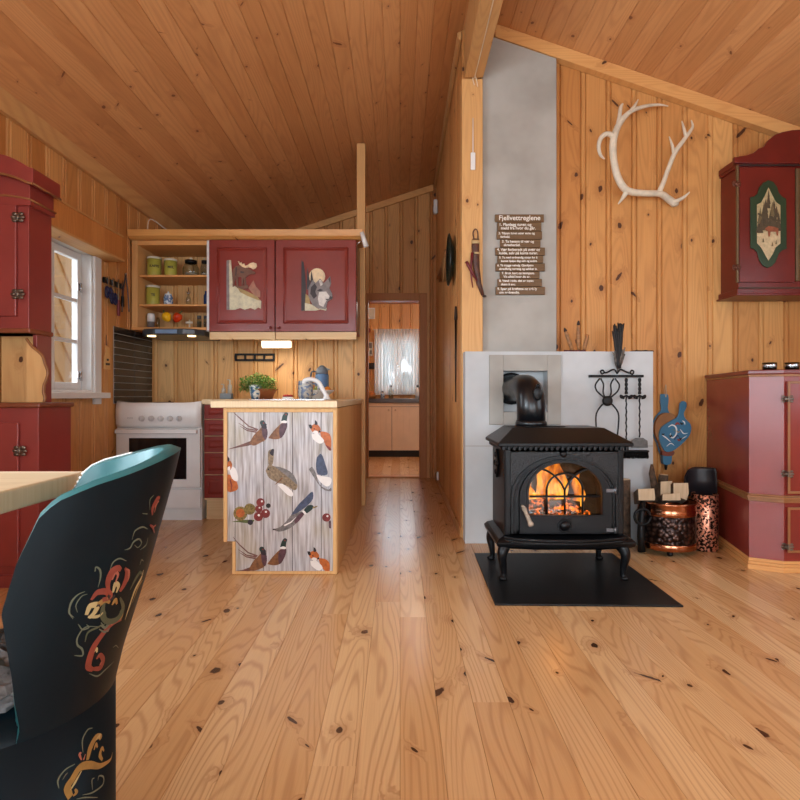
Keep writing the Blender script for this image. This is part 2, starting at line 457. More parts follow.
# ---- windows
def window_x(name, x, y0, y1, z0, z1, inward, nx, nz, depth=0.12, casing=True, sash=True):
    """window in a wall of constant x; inward = +1 when the room lies on +x"""
    t = MB(); s = inward; f = 0.045
    xa, xb = sorted((x-s*depth, x+s*0.004))
    t.box(xa, xb, y0, y0+0.02, z0, z1); t.box(xa, xb, y1-0.02, y1, z0, z1)
    t.box(xa, xb, y0+0.02, y1-0.02, z0, z0+0.02); t.box(xa, xb, y0+0.02, y1-0.02, z1-0.02, z1)
    w = struct(name, t, M['whitep'])
    c = MB(); xa, xb = sorted((x+s*0.002, x+s*0.022)); q = 0.075
    c.box(xa, xb, y0-q, y0+0.006, z0-q, z1+q, 0.003); c.box(xa, xb, y1-0.006, y1+q, z0-q, z1+q, 0.003)
    c.box(xa, xb, y0, y1, z1-0.006, z1+q, 0.003)
    c.build('casing', M['whitep'], w)
    sl = MB(); xa, xb = sorted((x-s*0.06, x+s*0.075)); sl.box(xa, xb, y0-q-0.02, y1+q+0.02, z0-0.035, z0+0.003, 0.004); sl.build('sill', M['whitep'], w)
    sa = MB(); xa, xb = sorted((x-s*0.10, x-s*0.06)); g = 0.022
    a0, a1, b0, b1 = y0+g, y1-g, z0+g, z1-g
    ym = (a0+a1)/2
    for p0, p1 in ((a0, ym-0.012), (ym+0.012, a1)):
        sa.box(xa, xb, p0, p0+f, b0, b1, 0.003); sa.box(xa, xb, p1-f, p1, b0, b1, 0.003)
        sa.box(xa, xb, p0+f, p1-f, b0, b0+f, 0.003); sa.box(xa, xb, p0+f, p1-f, b1-f, b1, 0.003)
        for k in range(1, nz): 
            zz = b0+f+(b1-b0-2*f)*k/nz; sa.box(xa+0.006, xb-0.006, p0+f, p1-f, zz-0.011, zz+0.011)
        for k in range(1, nx):
            yy = p0+f+(p1-p0-2*f)*k/nx; sa.box(xa+0.006, xb-0.006, yy-0.011, yy+0.011, b0+f, b1-f)
    sa.box(xa, xb, ym-0.012, ym+0.012, b0, b1)
    so = sa.build('sash', M['whitep'], w)
    gl = MB(); xm = (xa+xb)/2; gl.box(xm-0.002, xm+0.002, a0+0.01, a1-0.01, b0+0.01, b1-0.01); gl.build('pane', M['glass'], so)
    return w, so
w1, sash1 = window_x('window_1', XL, WIN[0], WIN[1], WIN[2], WIN[3], 1, 1, 3)
hm = MB()
for zz in (1.02, 1.60):
    hm.box(XL-0.062, XL-0.05, WIN[1]-0.075, WIN[1]-0.035, zz-0.01, zz+0.04, 0.003); hm.tube([(XL-0.045, WIN[1]-0.055, zz-0.02), (XL-0.045, WIN[1]-0.055, zz+0.04)], 0.007)
hm.build('window_catch', M['steel'], sash1)
window_x('window_2', XL, *WIN2, 1, 2, 2)
window_x('window_3', XR, *WR, -1, 2, 2)
def window_y(name, y, x0, x1, z0, z1, inward):
    t = MB(); s = inward
    ya, yb = sorted((y-s*0.12, y+s*0.004))
    t.box(x0, x0+0.05, ya, yb, z0, z1); t.box(x1-0.05, x1, ya, yb, z0, z1); t.box(x0+.05, x1-.05, ya, yb, z0, z0+.05); t.box(x0+.05, x1-.05, ya, yb, z1-.05, z1)
    xm = (x0+x1)/2; ya, yb = sorted((y-s*0.09, y-s*0.05)); t.box(xm-.03, xm+.03, ya, yb, z0+.05, z1-.05)
    w = struct(name, t, M['whitep'])
    g = MB(); ym = (ya+yb)/2; g.box(x0+.04, x1-.04, ym-.002, ym+.002, z0+.04, z1-.04); g.build('pane', M['glass'], w)
    return w
window_y('window_4', YB, *WB1, 1); window_y('window_5', YB, *WB2, 1)

# ---- far room beyond the doorway
FX0, FX1, FY = -1.2, 0.9, 8.95
FW = (-0.33, 0.26, 0.98, 1.80)
t = boards(lambda u, v, d: (u, FY+d, v), FX0, FX1, WALLW, 0, 2.35, holes=(FW,), second=0.030)
o = struct('wall_scullery', t, M['pine_x']); solid(orient(o, (0,-1,0)), 0.08)
t = MB(); t.box(FX0-0.06, FX0, YF+0.1, FY, 0, 2.35); t.box(FX1, FX1+0.06, YF+0.1, FY, 0, 2.35); t.box(FX0, FX1, YF+0.1, FY+0.08, 2.35, 2.4)
struct('wall_scullery_sides', t, M['pine_y'])
t = MB()
t.box(FW[0]-.07, FW[0]+.01, FY-.03, FY-.002, FW[2]-.06, FW[3]+.07, .003); t.box(FW[1]-.01, FW[1]+.07, FY-.03, FY-.002, FW[2]-.06, FW[3]+.07, .003)
t.box(FW[0], FW[1], FY-.03, FY-.002, FW[3]-.01, FW[3]+.07, .003); t.box(FW[0], FW[1], FY-.03, FY-.002, FW[2]-.06, FW[2]+.01, .003)
w6 = struct('window_6', t, M['whitep'])
t = MB(); a0, a1, b0, b1 = FW[0]+.01, FW[1]-.01, FW[2]+.01, FW[3]-.01
xm = (a0+a1)/2
for p0, p1 in ((a0, xm-.004), (xm+.004, a1)):
    t.box(p0, p0+.05, FY, FY+.04, b0, b1); t.box(p1-.05, p1, FY, FY+.04, b0, b1); t.box(p0+.05, p1-.05, FY, FY+.04, b0, b0+.06); t.box(p0+.05, p1-.05, FY, FY+.04, b1-.06, b1)
    for k in (1, 2):
        zz = b0+.06+(b1-b0-.12)*k/3; t.box(p0+.05, p1-.05, FY+.005, FY+.035, zz-.011, zz+.011)
so = t.build('sash', M['whitep'], w6)
t = MB(); t.box(a0+.02, a1-.02, FY+.018, FY+.022, b0+.02, b1-.02); t.build('pane', M['glass'], so)

# ---- camera and light
cam = bpy.data.cameras.new('camera'); co = bpy.data.objects.new('camera', cam); COL.objects.link(co)
co.location = (0, 0, H); co.rotation_euler = (PI/2, 0, 0)
cam.sensor_width = 36; cam.lens = 36*F/800; cam.shift_y = -(400-CY)/800; cam.shift_x = 0; cam.clip_start = 0.02
S.camera = co
w = bpy.data.worlds.new('sky'); S.world = w; w.use_nodes = True
nt = w.node_tree; nt.nodes.clear()
ou = nt.nodes.new('ShaderNodeOutputWorld'); bg = nt.nodes.new('ShaderNodeBackground'); sk = nt.nodes.new('ShaderNodeTexSky')
sk.sky_type = 'PREETHAM'; sk.turbidity = 9.0; sk.sun_direction = (-0.5, -0.5, 0.7)
mxw = nt.nodes.new('ShaderNodeMix'); mxw.data_type = 'RGBA'; mxw.inputs[0].default_value = .92; nt.links.new(sk.outputs[0], mxw.inputs[6]); mxw.inputs[7].default_value = (.80, .90, 1, 1)
nt.links.new(mxw.outputs[2], bg.inputs[0]); bg.inputs[1].default_value = 1.5; nt.links.new(bg.outputs[0], ou.inputs[0])
def daylight(name, loc, rot, sx, sy, power, col=(1, .97, .93)):
    l = bpy.data.lights.new(name, 'AREA'); l.shape = 'RECTANGLE'; l.size = sx; l.size_y = sy; l.energy = power; l.color = col
    o = bpy.data.objects.new(name, l); COL.objects.link(o); o.location = loc; o.rotation_euler = rot; return o
COOL = (.78, .90, 1.0)
daylight('daylight_window_left', (XL-1.1, (WIN[0]+WIN[1])/2, 1.8), (0, -PI/2+.3, 0), 1.7, 1.7, 80, COOL)
daylight('daylight_window_dining', (XL-0.35, (WIN2[0]+WIN2[1])/2, 1.5), (0, -PI/2+.1, 0), 1.3, 2.4, 150, COOL)
daylight('daylight_window_right', (XR+0.35, (WR[0]+WR[1])/2, 1.5), (0, PI/2-.1, 0), 1.3, 2.0, 28, COOL)
daylight('daylight_window_back_left', (-0.85, YB-0.3, 1.25), (PI/2, 0, 0), 1.7, 1.8, 120, COOL)
daylight('daylight_window_back_right', (1.75, YB-0.3, 1.25), (PI/2, 0, 0), 1.7, 1.8, 95, COOL)
daylight('daylight_window_scullery', (-0.03, FY+0.3, 1.5), (-PI/2, 0, 0), 0.7, 0.9, 16, COOL)
l = bpy.data.lights.new('scullery_fill', 'POINT'); l.energy = 24; l.shadow_soft_size = .12; l.color = (1, .95, .88)  # added fill light that brightens the far room, without a lamp fixture
lo = bpy.data.objects.new('scullery_fill', l); COL.objects.link(lo); lo.location = (.3, 7.3, 2.2)
vs = S.view_settings; vs.view_transform = 'Standard'; vs.look = 'None'; vs.gamma = 1.0; vs.use_curve_mapping = False; vs.exposure = 0.17
# ------------------------------------------------------------------ kitchen
def bevbox(name, x0, x1, y0, y1, z0, z1, mat, parent=None, b=0.004):
    t = MB(); t.box(x0, x1, y0, y1, z0, z1, b); return t.build(name, mat, parent)
def panel_front(mb, x0, x1, z0, z1, y, th=0.02, rail=0.06, rec=0.008, bev=0.02):
    """framed door front facing -y with a raised field"""
    mb.box(x0, x1, y, y+th, z0, z1, 0.003)
    a0, a1, c0, c1 = x0+rail, x1-rail, z0+rail, z1-rail
    o = [(a0, c0), (a1, c0), (a1, c1), (a0, c1)]
    i = [(a0+bev, c0+bev), (a1-bev, c0+bev), (a1-bev, c1-bev), (a0+bev, c1-bev)]
    # a bead around the field, then the raised field
    for k in range(4):
        p, q = o[k], o[(k+1) % 4]
        mb.tube([(p[0], y, p[1]), (q[0], y, q[1])], rec*0.55, 6)
    bo = [mb.bm.verts.new((p[0], y-0.0005, p[1])) for p in o]
    bi = [mb.bm.verts.new((p[0], y-rec, p[1])) for p in i]
    for k in range(4): mb.face((bo[k], bo[(k+1) % 4], bi[(k+1) % 4], bi[k]))
    mb.face(bi)

# cooker
ck = thing('cooker', 'white freestanding electric cooker with five knobs beside the tiled splashback', 'cooker', (-1.73, 4.38, 0))
X0, X1, Y0, Y1 = -2.034, -1.424, 4.10, 4.69
t = MB(); t.box(X0, X1, Y0, Y1, 0.085, 0.83, 0.004); t.box(X0+.02, X1-.01, Y0+.03, Y1, 0.0, 0.085, 0.003); t.build('body', M['white'], ck)
# bowed control panel
t = MB(); prof = []
n = 14
for i in range(n+1):
    u = i/n; x = X0+(X1-X0)*u; k = math.sin(PI*u)
    prof.append((x, k))
rows = []
for (yo, z, sag) in ((0.0, 0.672, 0.0), (-0.022, 0.70, 0.0), (-0.024, 0.80, 0.0), (-0.008, 0.862, -0.012), (0.02, 0.866, -0.012)):
    rows.append([t.bm.verts.new((x, Y0+yo-0.018*min(1, k*1.6), z+sag*min(1, k*2))) for x, k in prof])
for a, b in zip(rows, rows[1:]):
    for i in range(n): f = t.face((a[i], a[i+1], b[i+1], b[i])); f.smooth = True
bk = [t.bm.verts.new((v.co.x, Y0+0.02, 0.672)) for v in rows[0]]
for i in range(n): t.face((bk[i], bk[i+1], rows[0][i+1], rows[0][i]))
for i in range(n): t.face((rows[-1][i], rows[-1][i+1], bk[i+1], bk[i]))
for e in (0, n): t.face([r[e] for r in rows]+[bk[e]])
cp = t.build('control_panel', M['white'], ck)
t = MB()
for px in (128, 130, 132): t.cyl(P(px, 418, 4.072), P(px, 418, 4.05), 0.004, 8)
t.build('indicator_lamp', paint('grey lamp', (150,150,150), 0.3), cp)
for px in (142, 151.5, 161, 170.3, 179.3):
    t = MB(); c = P(px, 418.5, 4.06); t.lathe([(0.021, 0), (0.021, 0.006), (0.017, 0.022), (0.0, 0.022)], c, 16, Matrix.Rotation(PI/2, 3, 'X'))
    t.box(c.x-0.004, c.x+0.004, c.y-0.03, c.y-0.02, c.z-0.018, c.z+0.018, 0.001)
    t.build('knob', paint('knob grey', (206,206,206), 0.3) if px == 142 else bpy.data.materials['knob grey'], ck)
t = MB(); t.box(X0+.004, X1-.004, Y0-.028, Y0-.001, 0.245, 0.668, 0.006); dr = t.build('oven_door', M['white'], ck)
t = MB(); t.box(-1.935, -1.525, Y0-.031, Y0-.026, 0.305, 0.60, 0.001); t.build('oven_window', paint('oven glass', (24,22,22), 0.06, spec=0.7), dr)
t = MB(); t.prism([(X0+.01, Y0-.03, .665), (X0+.01, Y0-.062, .66), (X0+.01, Y0-.062, .635), (X0+.01, Y0-.03, .628)], (X1-X0-.03, 0, 0), 0.004); t.build('door_handle', M['white'], dr)
bevbox('storage_drawer', X0+.004, X1-.004, Y0-.022, Y0-.001, 0.095, 0.232, M['white'], ck, 0.005)
t = MB(); t.box(X0+.01, X1-.01, Y0+.03, Y1-.01, .8305, .842, .003); hb = t.build('hob', paint('hob enamel', (60,60,62), 0.2), ck)
for hx, hy, r in ((-1.88, 4.28, .09), (-1.57, 4.28, .075), (-1.88, 4.54, .075), (-1.57, 4.54, .09)):
    t = MB(); t.lathe([(r, 0), (r, .008), (r*.9, .010), (0, .010)], (hx, hy, .842), 24); t.build('hotplate', M['blackm'], hb)

# dark tiles
tl = thing('tile_splashback', 'dark brown tiled splashback with pale joints on the wall beside the cooker', 'splashback', (XL, 4.4, 0.86))
t = MB(); t.box(XL+.004, XL+.0065, 4.065, 4.69, .845, 1.40); t.build('grout', paint('pale grout', (196,190,180), .8), tl)
t = MB(); tm = paint('dark glazed tile', (58,50,46), .22, .2, scale=12)
for r in range(11):
    for c in range(2):
        y0 = 4.07+c*.311; z0 = .847+r*.0505
        if z0+.0465 < 1.40: t.box(XL+.0066, XL+.0125, y0, y0+.306, z0, z0+.0465, .0012)
t.build('tile', tm, tl)

# drawer unit beside the cooker
du = thing('drawer_unit', 'red base unit of five panelled drawers to the right of the cooker', 'drawers', (-1.17, 4.4, 0))
t = MB(); t.box(-1.415, -.93, 4.125, 4.69, .15, .840); t.box(-1.415, -.93, 4.17, 4.68, 0, .15); t.build('carcass', M['pale_x'], du)
zz = [(.735, .838), (.615, .728), (.495, .608), (.335, .488), (.165, .328)]
for z0, z1 in zz:
    t = MB(); panel_front(t, -1.41, -.935, z0, z1, 4.105, .018, .032, .006, .014); t.build('drawer', M['red'], du)

# peninsula
PX0, PX1, PY0 = -0.888, -0.322, 2.88
pn = thing('kitchen_peninsula', 'kitchen peninsula clad in pine boards with a printed animal panel on its end', 'cabinet', (-.6, 3.7, 0))
t = MB(); t.box(PX0+.006, PX1-.012, PY0+.012, 4.69, .165, .838); t.box(PX0+.045, PX1-.012, PY0+.012, 4.69, 0, .165); t.build('carcass', M['red_dark'], pn)
t = boards(lambda u, v, d: (PX1-.002-d, u, v), PY0+.02, 4.675, .085, 0.001, .838, gw=.004, gd=.005); 
o = t.build('side_panel', M['side_y'], pn); solid(o, .009)
t = MB(); fm = 'pale_f'
M['pale_f'] = pine('panel frame pine', 'X', 'Z', 3.0, (226,186,130), (214,168,108), (180,124,70), off=-1.5, kp=.05)
t.box(PX1-.016, PX1+.004, PY0-.008, PY0+.018, .001, .84, .002); t.box(PX0-.002, PX0+.016, PY0-.008, PY0+.012, .165, .84, .002)
t.box(PX0+.016, PX1-.016, PY0-.008, PY0+.012, .818, .84, .002); t.box(PX0+.042, PX0+.058, PY0-.008, PY0+.012, .001, .165, .002)
t.box(PX0+.058, PX1-.016, PY0-.008, PY0+.012, .001, .016, .002); t.build('panel_frame', M['pale_f'], pn)
def printed():
    g = N('printed grey boards'); sp = g.n('ShaderNodeSeparateXYZ'); g.t.links.new(g.obj(), sp.inputs[0])
    u, v = sp.outputs[0], sp.outputs[2]
    n1 = g.noise(g.comb(g.math('MULTIPLY', u, 90.0), g.math('MULTIPLY', v, 6.0)), 1, 3); n2 = g.noise(g.comb(g.math('MULTIPLY', u, 5.0), g.math('MULTIPLY', v, 3.5)), 1, 2)
    c = g.mix(g.maprange(n1, .3, .7), srgb(142,134,130), srgb(212,210,212)); c = g.mix(g.maprange(n2, .5, .7, 0, .55), c, srgb(172,158,122)); c = g.mix(g.maprange(n2, .25, .45, .5, 0), c, srgb(160,176,196))
    fr = g.math('FRACT', g.math('DIVIDE', g.math('ADD', u, 5.02), .145))
    c = g.mix(g.math('LESS_THAN', fr, .022), c, srgb(50,44,44))
    g.t.links.new(c, g.b.inputs['Base Color']); g.b.inputs['Roughness'].default_value = .4
    return g.mat
t = MB(); t.prism([(PX0+.016, PY0, .166), (PX0+.058, PY0, .166), (PX0+.058, PY0, .016), (PX1-.016, PY0, .016), (PX1-.016, PY0, .818), (PX0+.016, PY0, .818)], (0, .01, 0))
pp = t.build('printed_panel', printed(), pn)
pc = {k: paint('print '+k, c, .4, v, scale=s) for k, c, v, s in (('brown', (140,92,56), .25, 60), ('rust', (196,104,44), .2, 50), ('dark', (44,34,44), .2, 50), ('purple', (92,60,70), .25, 60), ('green', (26,52,50), .1, 40), ('white', (232,228,224), .04, 20), ('grey', (128,122,120), .25, 70), ('hare', (150,128,100), .3, 90), ('blue', (74,84,110), .2, 60), ('burr', (150,128,70), .35, 120), ('nut', (130,44,42), .2, 40), ('leaf', (92,104,52), .2, 40), ('black', (24,20,20), .1, 30), ('tail', (120,80,72), .2, 40))}
layer = [0]
def motif(name, shapes, org, sc, dx=0, dy=0):
    t = MB(); yy = PY0-.0004
    for kind, col, pts in shapes:
        yy -= .00018; t.m(pc[col])
        if kind == 'c':
            cx, cy, r = pts; pts = [(cx+r*math.cos(a*PI/7), cy+r*math.sin(a*PI/7)) for a in range(14)]
        Q = []
        for x, y in pts:
            p = P(org[0]+(x+dx)/sc, org[1]+(y+dy)/sc, PY0)
            p.x = min(max(p.x, PX0+.017), PX1-.017); p.z = min(max(p.z, .017), .817)
            if p.z < .166: p.x = max(p.x, PX0+.06)
            p.y = yy; Q.append(p)
        if kind == 's':
            t.ribbon(Q, [.008]+[.006]*(len(Q)-2)+[.002], Vector((0,-1,0)), 0)
        else:
            if kind == 'p': 
                Q = spline([q for q in Q+[Q[0]]], 3)[:-1]
                for q in Q: q.y = yy
            f = t.poly(Q)
            if f: bmesh.ops.triangulate(t.bm, faces=[f])
    return t.build(name, None, pp)
A, B_, SC = (210, 390), (210, 480), 5.926
PH1 = [('s','tail',[(285,235),(230,215),(180,170),(140,122)]), ('s','tail',[(280,240),(220,230),(170,195)]), ('s','tail',[(275,250),(220,240),(180,215)]), ('p','tail',[(245,300),(180,325),(105,352),(180,338),(245,325)]), ('p','brown',[(232,318),(258,270),(292,235),(312,215),(336,228),(342,262),(328,296),(300,312),(262,330)]), ('p','purple',[(306,222),(336,226),(342,262),(330,296),(312,270)]), ('p','dark',[(300,190),(318,184),(332,202),(336,228),(308,224)]), ('c','green',(311,194,15)), ('c','nut',(318,196,5)), ('s','dark',[(324,200),(338,206)])]
PH2 = [('p','brown',[(345,285),(375,245),(420,200),(452,192),(458,215),(438,265),(412,288),(378,292)]), ('p','purple',[(418,204),(452,190),(458,216),(436,268),(416,284),(410,240)]), ('p','green',[(422,184),(432,150),(448,132),(464,140),(456,164),(452,190)]), ('p','white',[(420,186),(440,180),(456,186),(452,196),(424,194)]), ('c','nut',(450,145,5))]
FOX = [('p','rust',[(650,245),(690,250),(716,275),(716,350),(690,330),(665,290)]), ('p','white',[(602,262),(640,262),(676,300),(650,318),(610,290)]), ('p','rust',[(590,222),(606,208),(632,200),(656,232),(640,258),(612,254)]), ('p','black',[(584,205),(600,206),(606,226),(592,226)]), ('p','dark',[(622,178),(634,188),(638,204),(622,206)]), ('p','white',[(608,250),(622,240),(642,248),(632,264)]), ('c','black',(650,246,6)), ('c','black',(618,230,4)), ('p','nut',[(680,320),(716,345),(714,360),(700,350)])]
HARE = [('p','hare',[(330,478),(352,440),(380,452),(420,458),(470,480),(506,520),(518,572),(500,594),(452,566),(400,548),(350,520)]), ('p','grey',[(380,452),(420,458),(470,480),(506,520),(516,560),(480,530),(430,490)]), ('p','white',[(400,562),(430,556),(486,600),(490,628),(460,622)]), ('p','hare',[(346,440),(344,370),(362,352),(378,360),(372,440)]), ('p','dark',[(352,374),(366,352),(380,352),(374,390)]), ('c','black',(346,470,5)), ('s','brown',[(430,520),(405,545),(385,560)])]
FOX2 = [('p','rust',[(92,500),(140,510),(164,560),(160,592),(92,600)]), ('p','white',[(112,462),(140,455),(162,490),(164,540),(130,524)]), ('p','rust',[(92,428),(118,418),(132,440),(124,470),(92,474)]), ('p','black',[(100,392),(116,408),(112,424),(98,420)]), ('p','white',[(92,458),(118,452),(120,472),(92,476)]), ('c','black',(96,466,6)), ('s','nut',[(120,530),(130,570),(124,600)])]
GH = [('p','blue',[(632,400),(660,378),(684,440),(696,500),(640,500),(628,450)]), ('p','white',[(626,500),(660,510),(716,520),(716,556),(690,572),(650,540)]), ('p','grey',[(586,470),(606,456),(630,500),(650,560),(700,590),(716,578),(716,600),(660,580)])]
NUT = [('p','leaf',[(126,248),(180,238),(260,236),(240,256),(170,250)]), ('c','burr',(180,198,42)), ('c','rust',(180,196,26)), ('c','burr',(236,172,34)), ('c','black',(346,152,14)), ('c','nut',(300,132,25)), ('c','nut',(290,170,22)), ('c','nut',(330,198,27)), ('c','nut',(288,216,28)), ('c','white',(308,126,6)), ('c','white',(294,164,5)), ('c','white',(332,188,6)), ('c','white',(290,208,7)), ('c','dark',(240,250,16))]
DUCK = [('p','grey',[(374,295),(420,275),(456,240),(486,205),(540,188),(562,196),(524,245),(470,288),(412,306)]), ('p','blue',[(480,208),(520,150),(560,110),(606,68),(610,112),(572,156),(522,192)]), ('p','purple',[(500,236),(530,200),(560,196),(530,240),(505,258)]), ('p','green',[(552,184),(578,152),(606,148),(614,162),(596,182),(570,198)]), ('p','white',[(546,186),(556,180),(572,198),(562,204)]), ('p','burr',[(608,160),(636,152),(634,160),(612,168)]), ('s','dark',[(372,294),(400,288)]), ('s','white',[(440,270),(480,250),(510,220)])]
NUT2 = [('c','nut',(690,222,25)), ('c','white',(696,214,6)), ('p','purple',[(704,244),(716,240),(716,285),(706,280)])]
motif('pheasant_print', PH1, A, SC); motif('pheasant_print', PH2, A, SC); motif('fox_print', FOX, A, SC); motif('fox_print', FOX2, A, SC); motif('hare_print', HARE, A, SC); motif('hare_print', GH, A, SC)
motif('chestnut_print', NUT, B_, SC); motif('duck_print', DUCK, B_, SC); motif('chestnut_print', NUT2, B_, SC)
motif('pheasant_print', PH1, B_, SC, -4, 215); motif('pheasant_print', PH2, B_, SC, -6, 213); motif('fox_print', FOX, B_, SC, -8, 218)

# worktop
t = MB(); zt, zb = .876, .841
out = [(-1.42, 4.692), (-1.42, 4.085), (-.945, 4.085), (-.945, 2.845), (-.315, 2.845), (-.305, 4.655), (-.36, 4.66), (-.36, 4.692)]
t.prism([(x, y, zb) for x, y in out], (0, 0, zt-zb), .004)
M['work'] = pine('pale worktop', 'X', 'Y', 3.0, (232,212,176), (224,200,160), (204,172,126), off=-1.5, kp=0.0, rough=.35)
tag(t.build('worktop', M['work']), 'pale wooden L-shaped worktop over the peninsula and drawers', 'worktop')

# wall units
CY0 = 4.32
ow = thing('open_shelf_unit', 'open pine shelf unit with jars between the left wall and the moose cupboard', 'shelf', (-1.74, 4.5, 1.40))
bx = [(-2.035, -1.985), (-1.47, -1.442)]
t = MB(); t.box(-2.034, -1.99, CY0, 4.69, 1.405, 2.08, .002); t.build('side_panel', M['wood_z'], ow)
t = MB(); t.box(-1.465, -1.445, CY0, 4.69, 1.39, 2.08, .001); t.build('side_panel', M['whitep'], ow)
for z in (1.825, 1.602):
    t = MB(); t.box(-1.989, -1.466, CY0+.03, 4.685, z-.016, z, .002); t.build('shelf', M['wood_x'], ow)
t = MB(); t.box(-2.034, -1.466, CY0-.01, 4.69, 1.40, 1.42, .003); t.build('shelf', M['wood_x'], ow)
t = MB(); t.box(-2.034, -1.445, CY0+.002, 4.69, 2.045, 2.0795, .002); t.build('top_panel', M['wood_x'], ow)
t = MB(); t.prism([(-2.04, CY0-.022, 2.0815), (-2.04, CY0-.055, 2.10), (-2.04, CY0-.062, 2.145), (-2.04, CY0-.0, 2.145), (-2.04, CY0+.02, 2.0815)], (1.76, 0, 0), .003)
t.box(-2.04, -.30, CY0+.0, 4.69, 2.115, 2.135)
M['corn'] = pine('cornice pine', 'Z', 'X', 3.0, (226,172,102), (210,150,82), (176,110,54), off=-1.5, kp=.1, rough=.35)
tag(t.build('cornice', M['corn']), 'pine cornice board running along the top of the kitchen wall units', 'cornice')

def wall_unit(name, label, x0, x1, relief):
    r = thing(name, label, 'cabinet', ((x0+x1)/2, 4.5, 1.325))
    t = MB(); t.box(x0, x1, CY0+.002, 4.69, 1.386, 2.078); t.build('carcass', M['red_dark'], r)
    t = MB(); t.box(x0, x1-.0, CY0-.004, CY0+.016, 1.328, 1.385, .002); t.build('valance', M['pale_x'], r)
    t = MB(); panel_front(t, x0+.002, x1-.002, 1.388, 2.078, CY0-.02, .02, .062, .009, .022); d = t.build('door', M['red'], r)
    kx = x1-.03 if relief == 'moose' else x0+.03
    t = MB(); t.lathe([(.006, 0), (.006, .012), (.012, .018), (.010, .026), (0, .028)], (kx, CY0-.02, 1.415), 12, Matrix.Rotation(PI/2, 3, 'X')); t.build('knob', M['red_dark'], d)
    return r, d
rc = {k: paint('relief '+k, c, .5, .15, scale=30) for k, c in (('snow', (222,214,182)), ('brown', (120,78,58)), ('cream', (238,214,172)), ('grey', (138,128,126)), ('dark', (52,42,44)), ('white', (224,218,210)), ('tan', (180,150,92)), ('rose', (176,120,96)))}
def relief(name, shapes, par):
    t = MB(); yb = CY0-.0295
    for i, (col, th, pts) in enumerate(shapes):
        t.m(rc[col]); Q = []
        if len(pts) == 3 and not isinstance(pts[0], tuple): cx, cy, r = pts; pts = [(cx+r*math.cos(a*PI/8), cy+r*math.sin(a*PI/8)) for a in range(16)]
        for x, y in pts:
            p = P(190+x/4.444, 220+y/4.444, 4.30); p.y = yb; Q.append(p)
        t.prism(Q, (0, -th, 0))
    return t.build(name, None, par)
mu, md_ = wall_unit('wall_cupboard', 'red wall cupboard with a carved moose plaque on its door', -1.443, -.945, 'moose')
wu, wd_ = wall_unit('wall_cupboard', 'red wall cupboard with a carved wolf head plaque on its door', -.940, -.330, 'wolf')
relief('moose_plaque', [
 ('grey', .006, [(165,182),(176,180),(178,400),(165,400)]),
 ('snow', .005, [(174,180),(184,180),(192,285),(214,305),(250,320),(300,342),(318,362),(317,396),(305,390),(290,400),(270,392),(245,400),(225,392),(200,400),(174,400)]),
 ('tan', .007, [(214,302),(250,316),(300,340),(316,360),(300,356),(255,338),(225,322)]),
 ('rose', .007, [(262,304),(284,270),(294,296),(314,318),(314,345),(290,340)]),
 ('brown', .010, [(194,222),(206,208),(222,204),(240,212),(256,214),(270,222),(292,234),(290,242),(270,243),(258,250),(250,256),(251,292),(245,292),(241,258),(238,292),(232,292),(232,255),(216,254),(217,298),(211,298),(206,260),(200,276),(199,298),(192,298),(193,268),(190,246)]),
 ('brown', .006, [(190,288),(225,296),(258,290),(262,304),(225,310)]),
 ('cream', .012, [(216,186),(221,186),(224,194),(232,190),(234,200),(244,196),(248,206),(258,204),(270,195),(284,191),(298,196),(300,208),(294,218),(282,222),(272,214),(262,212),(250,216),(236,211),(224,202)]),
 ('dark', .011, [(226,230),(246,232),(240,238),(228,238)]), ('dark', .011, [(206,214),(212,212),(209,250),(205,250)])], md_)
relief('wolf_plaque', [
 ('cream', .005, (566,252,36)), ('tan', .0054, [(500,320),(530,340),(540,400),(503,405)]),
 ('dark', .006, [(497,182),(506,190),(512,240),(516,300),(512,404),(496,404)]), ('dark', .006, [(522,215),(532,260),(540,310),(520,310)]), ('dark', .006, [(540,225),(548,262),(552,280),(536,280)]),
 ('snow', .0065, [(512,370),(545,378),(570,396),(608,392),(606,404),(580,398),(560,404),(512,404)]),
 ('grey', .009, [(528,304),(546,268),(560,282),(580,262),(596,282),(608,270),(624,252),(628,284),(620,304),(632,328),(634,350),(612,364),(604,398),(572,394),(546,380),(528,340)]),
 ('dark', .011, [(540,300),(556,284),(566,300),(558,320),(566,340),(552,352),(536,330)]), ('dark', .011, [(616,264),(623,256),(624,284)]), ('dark', .012, [(566,316),(580,308),(594,314),(580,320)]), ('dark', .012, [(622,340),(634,344),(630,354),(620,352)]),
 ('white', .0105, [(576,322),(606,320),(624,344),(606,362),(594,388),(576,380),(570,350)]), ('white', .0105, [(574,270),(584,268),(592,288),(582,296)]), ('dark', .0115, [(604,352),(626,354),(606,358)])], wd_)

# cooker hood
hd = thing('cooker_hood', 'slim dark cooker hood under the open shelves above the cooker', 'hood', (-1.74, 4.45, 1.34))
t = MB()
top = [(-1.945, 4.68), (-1.945, 4.30), (-1.90, 4.22), (-1.82, 4.195), (-1.60, 4.195), (-1.52, 4.22), (-1.475, 4.30), (-1.475, 4.68)]
t.prism([(x, y, 1.352) for x, y in top], (0, 0, .046), .008); t.build('housing', paint('hood dark grey', (62,66,70), .3), hd)
t = MB(); t.box(-1.80, -1.64, 4.188, 4.197, 1.36, 1.39, .002); t.build('control_strip', paint('hood blue strip', (116,140,172), .3), hd)
for x in (-1.86, -1.56):
    t = MB(); t.lathe([(.03, 0), (.03, .006), (0, .006)], (x, 4.27, 1.3455), 16); t.build('lamp', paint('warm lamp', (255,230,190), .4, emit=(255,214,150), es=4), hd)
ul = thing('under_cabinet_light', 'lit white strip light under the red wall cupboards', 'lamp', (-.95, 4.45, 1.29))
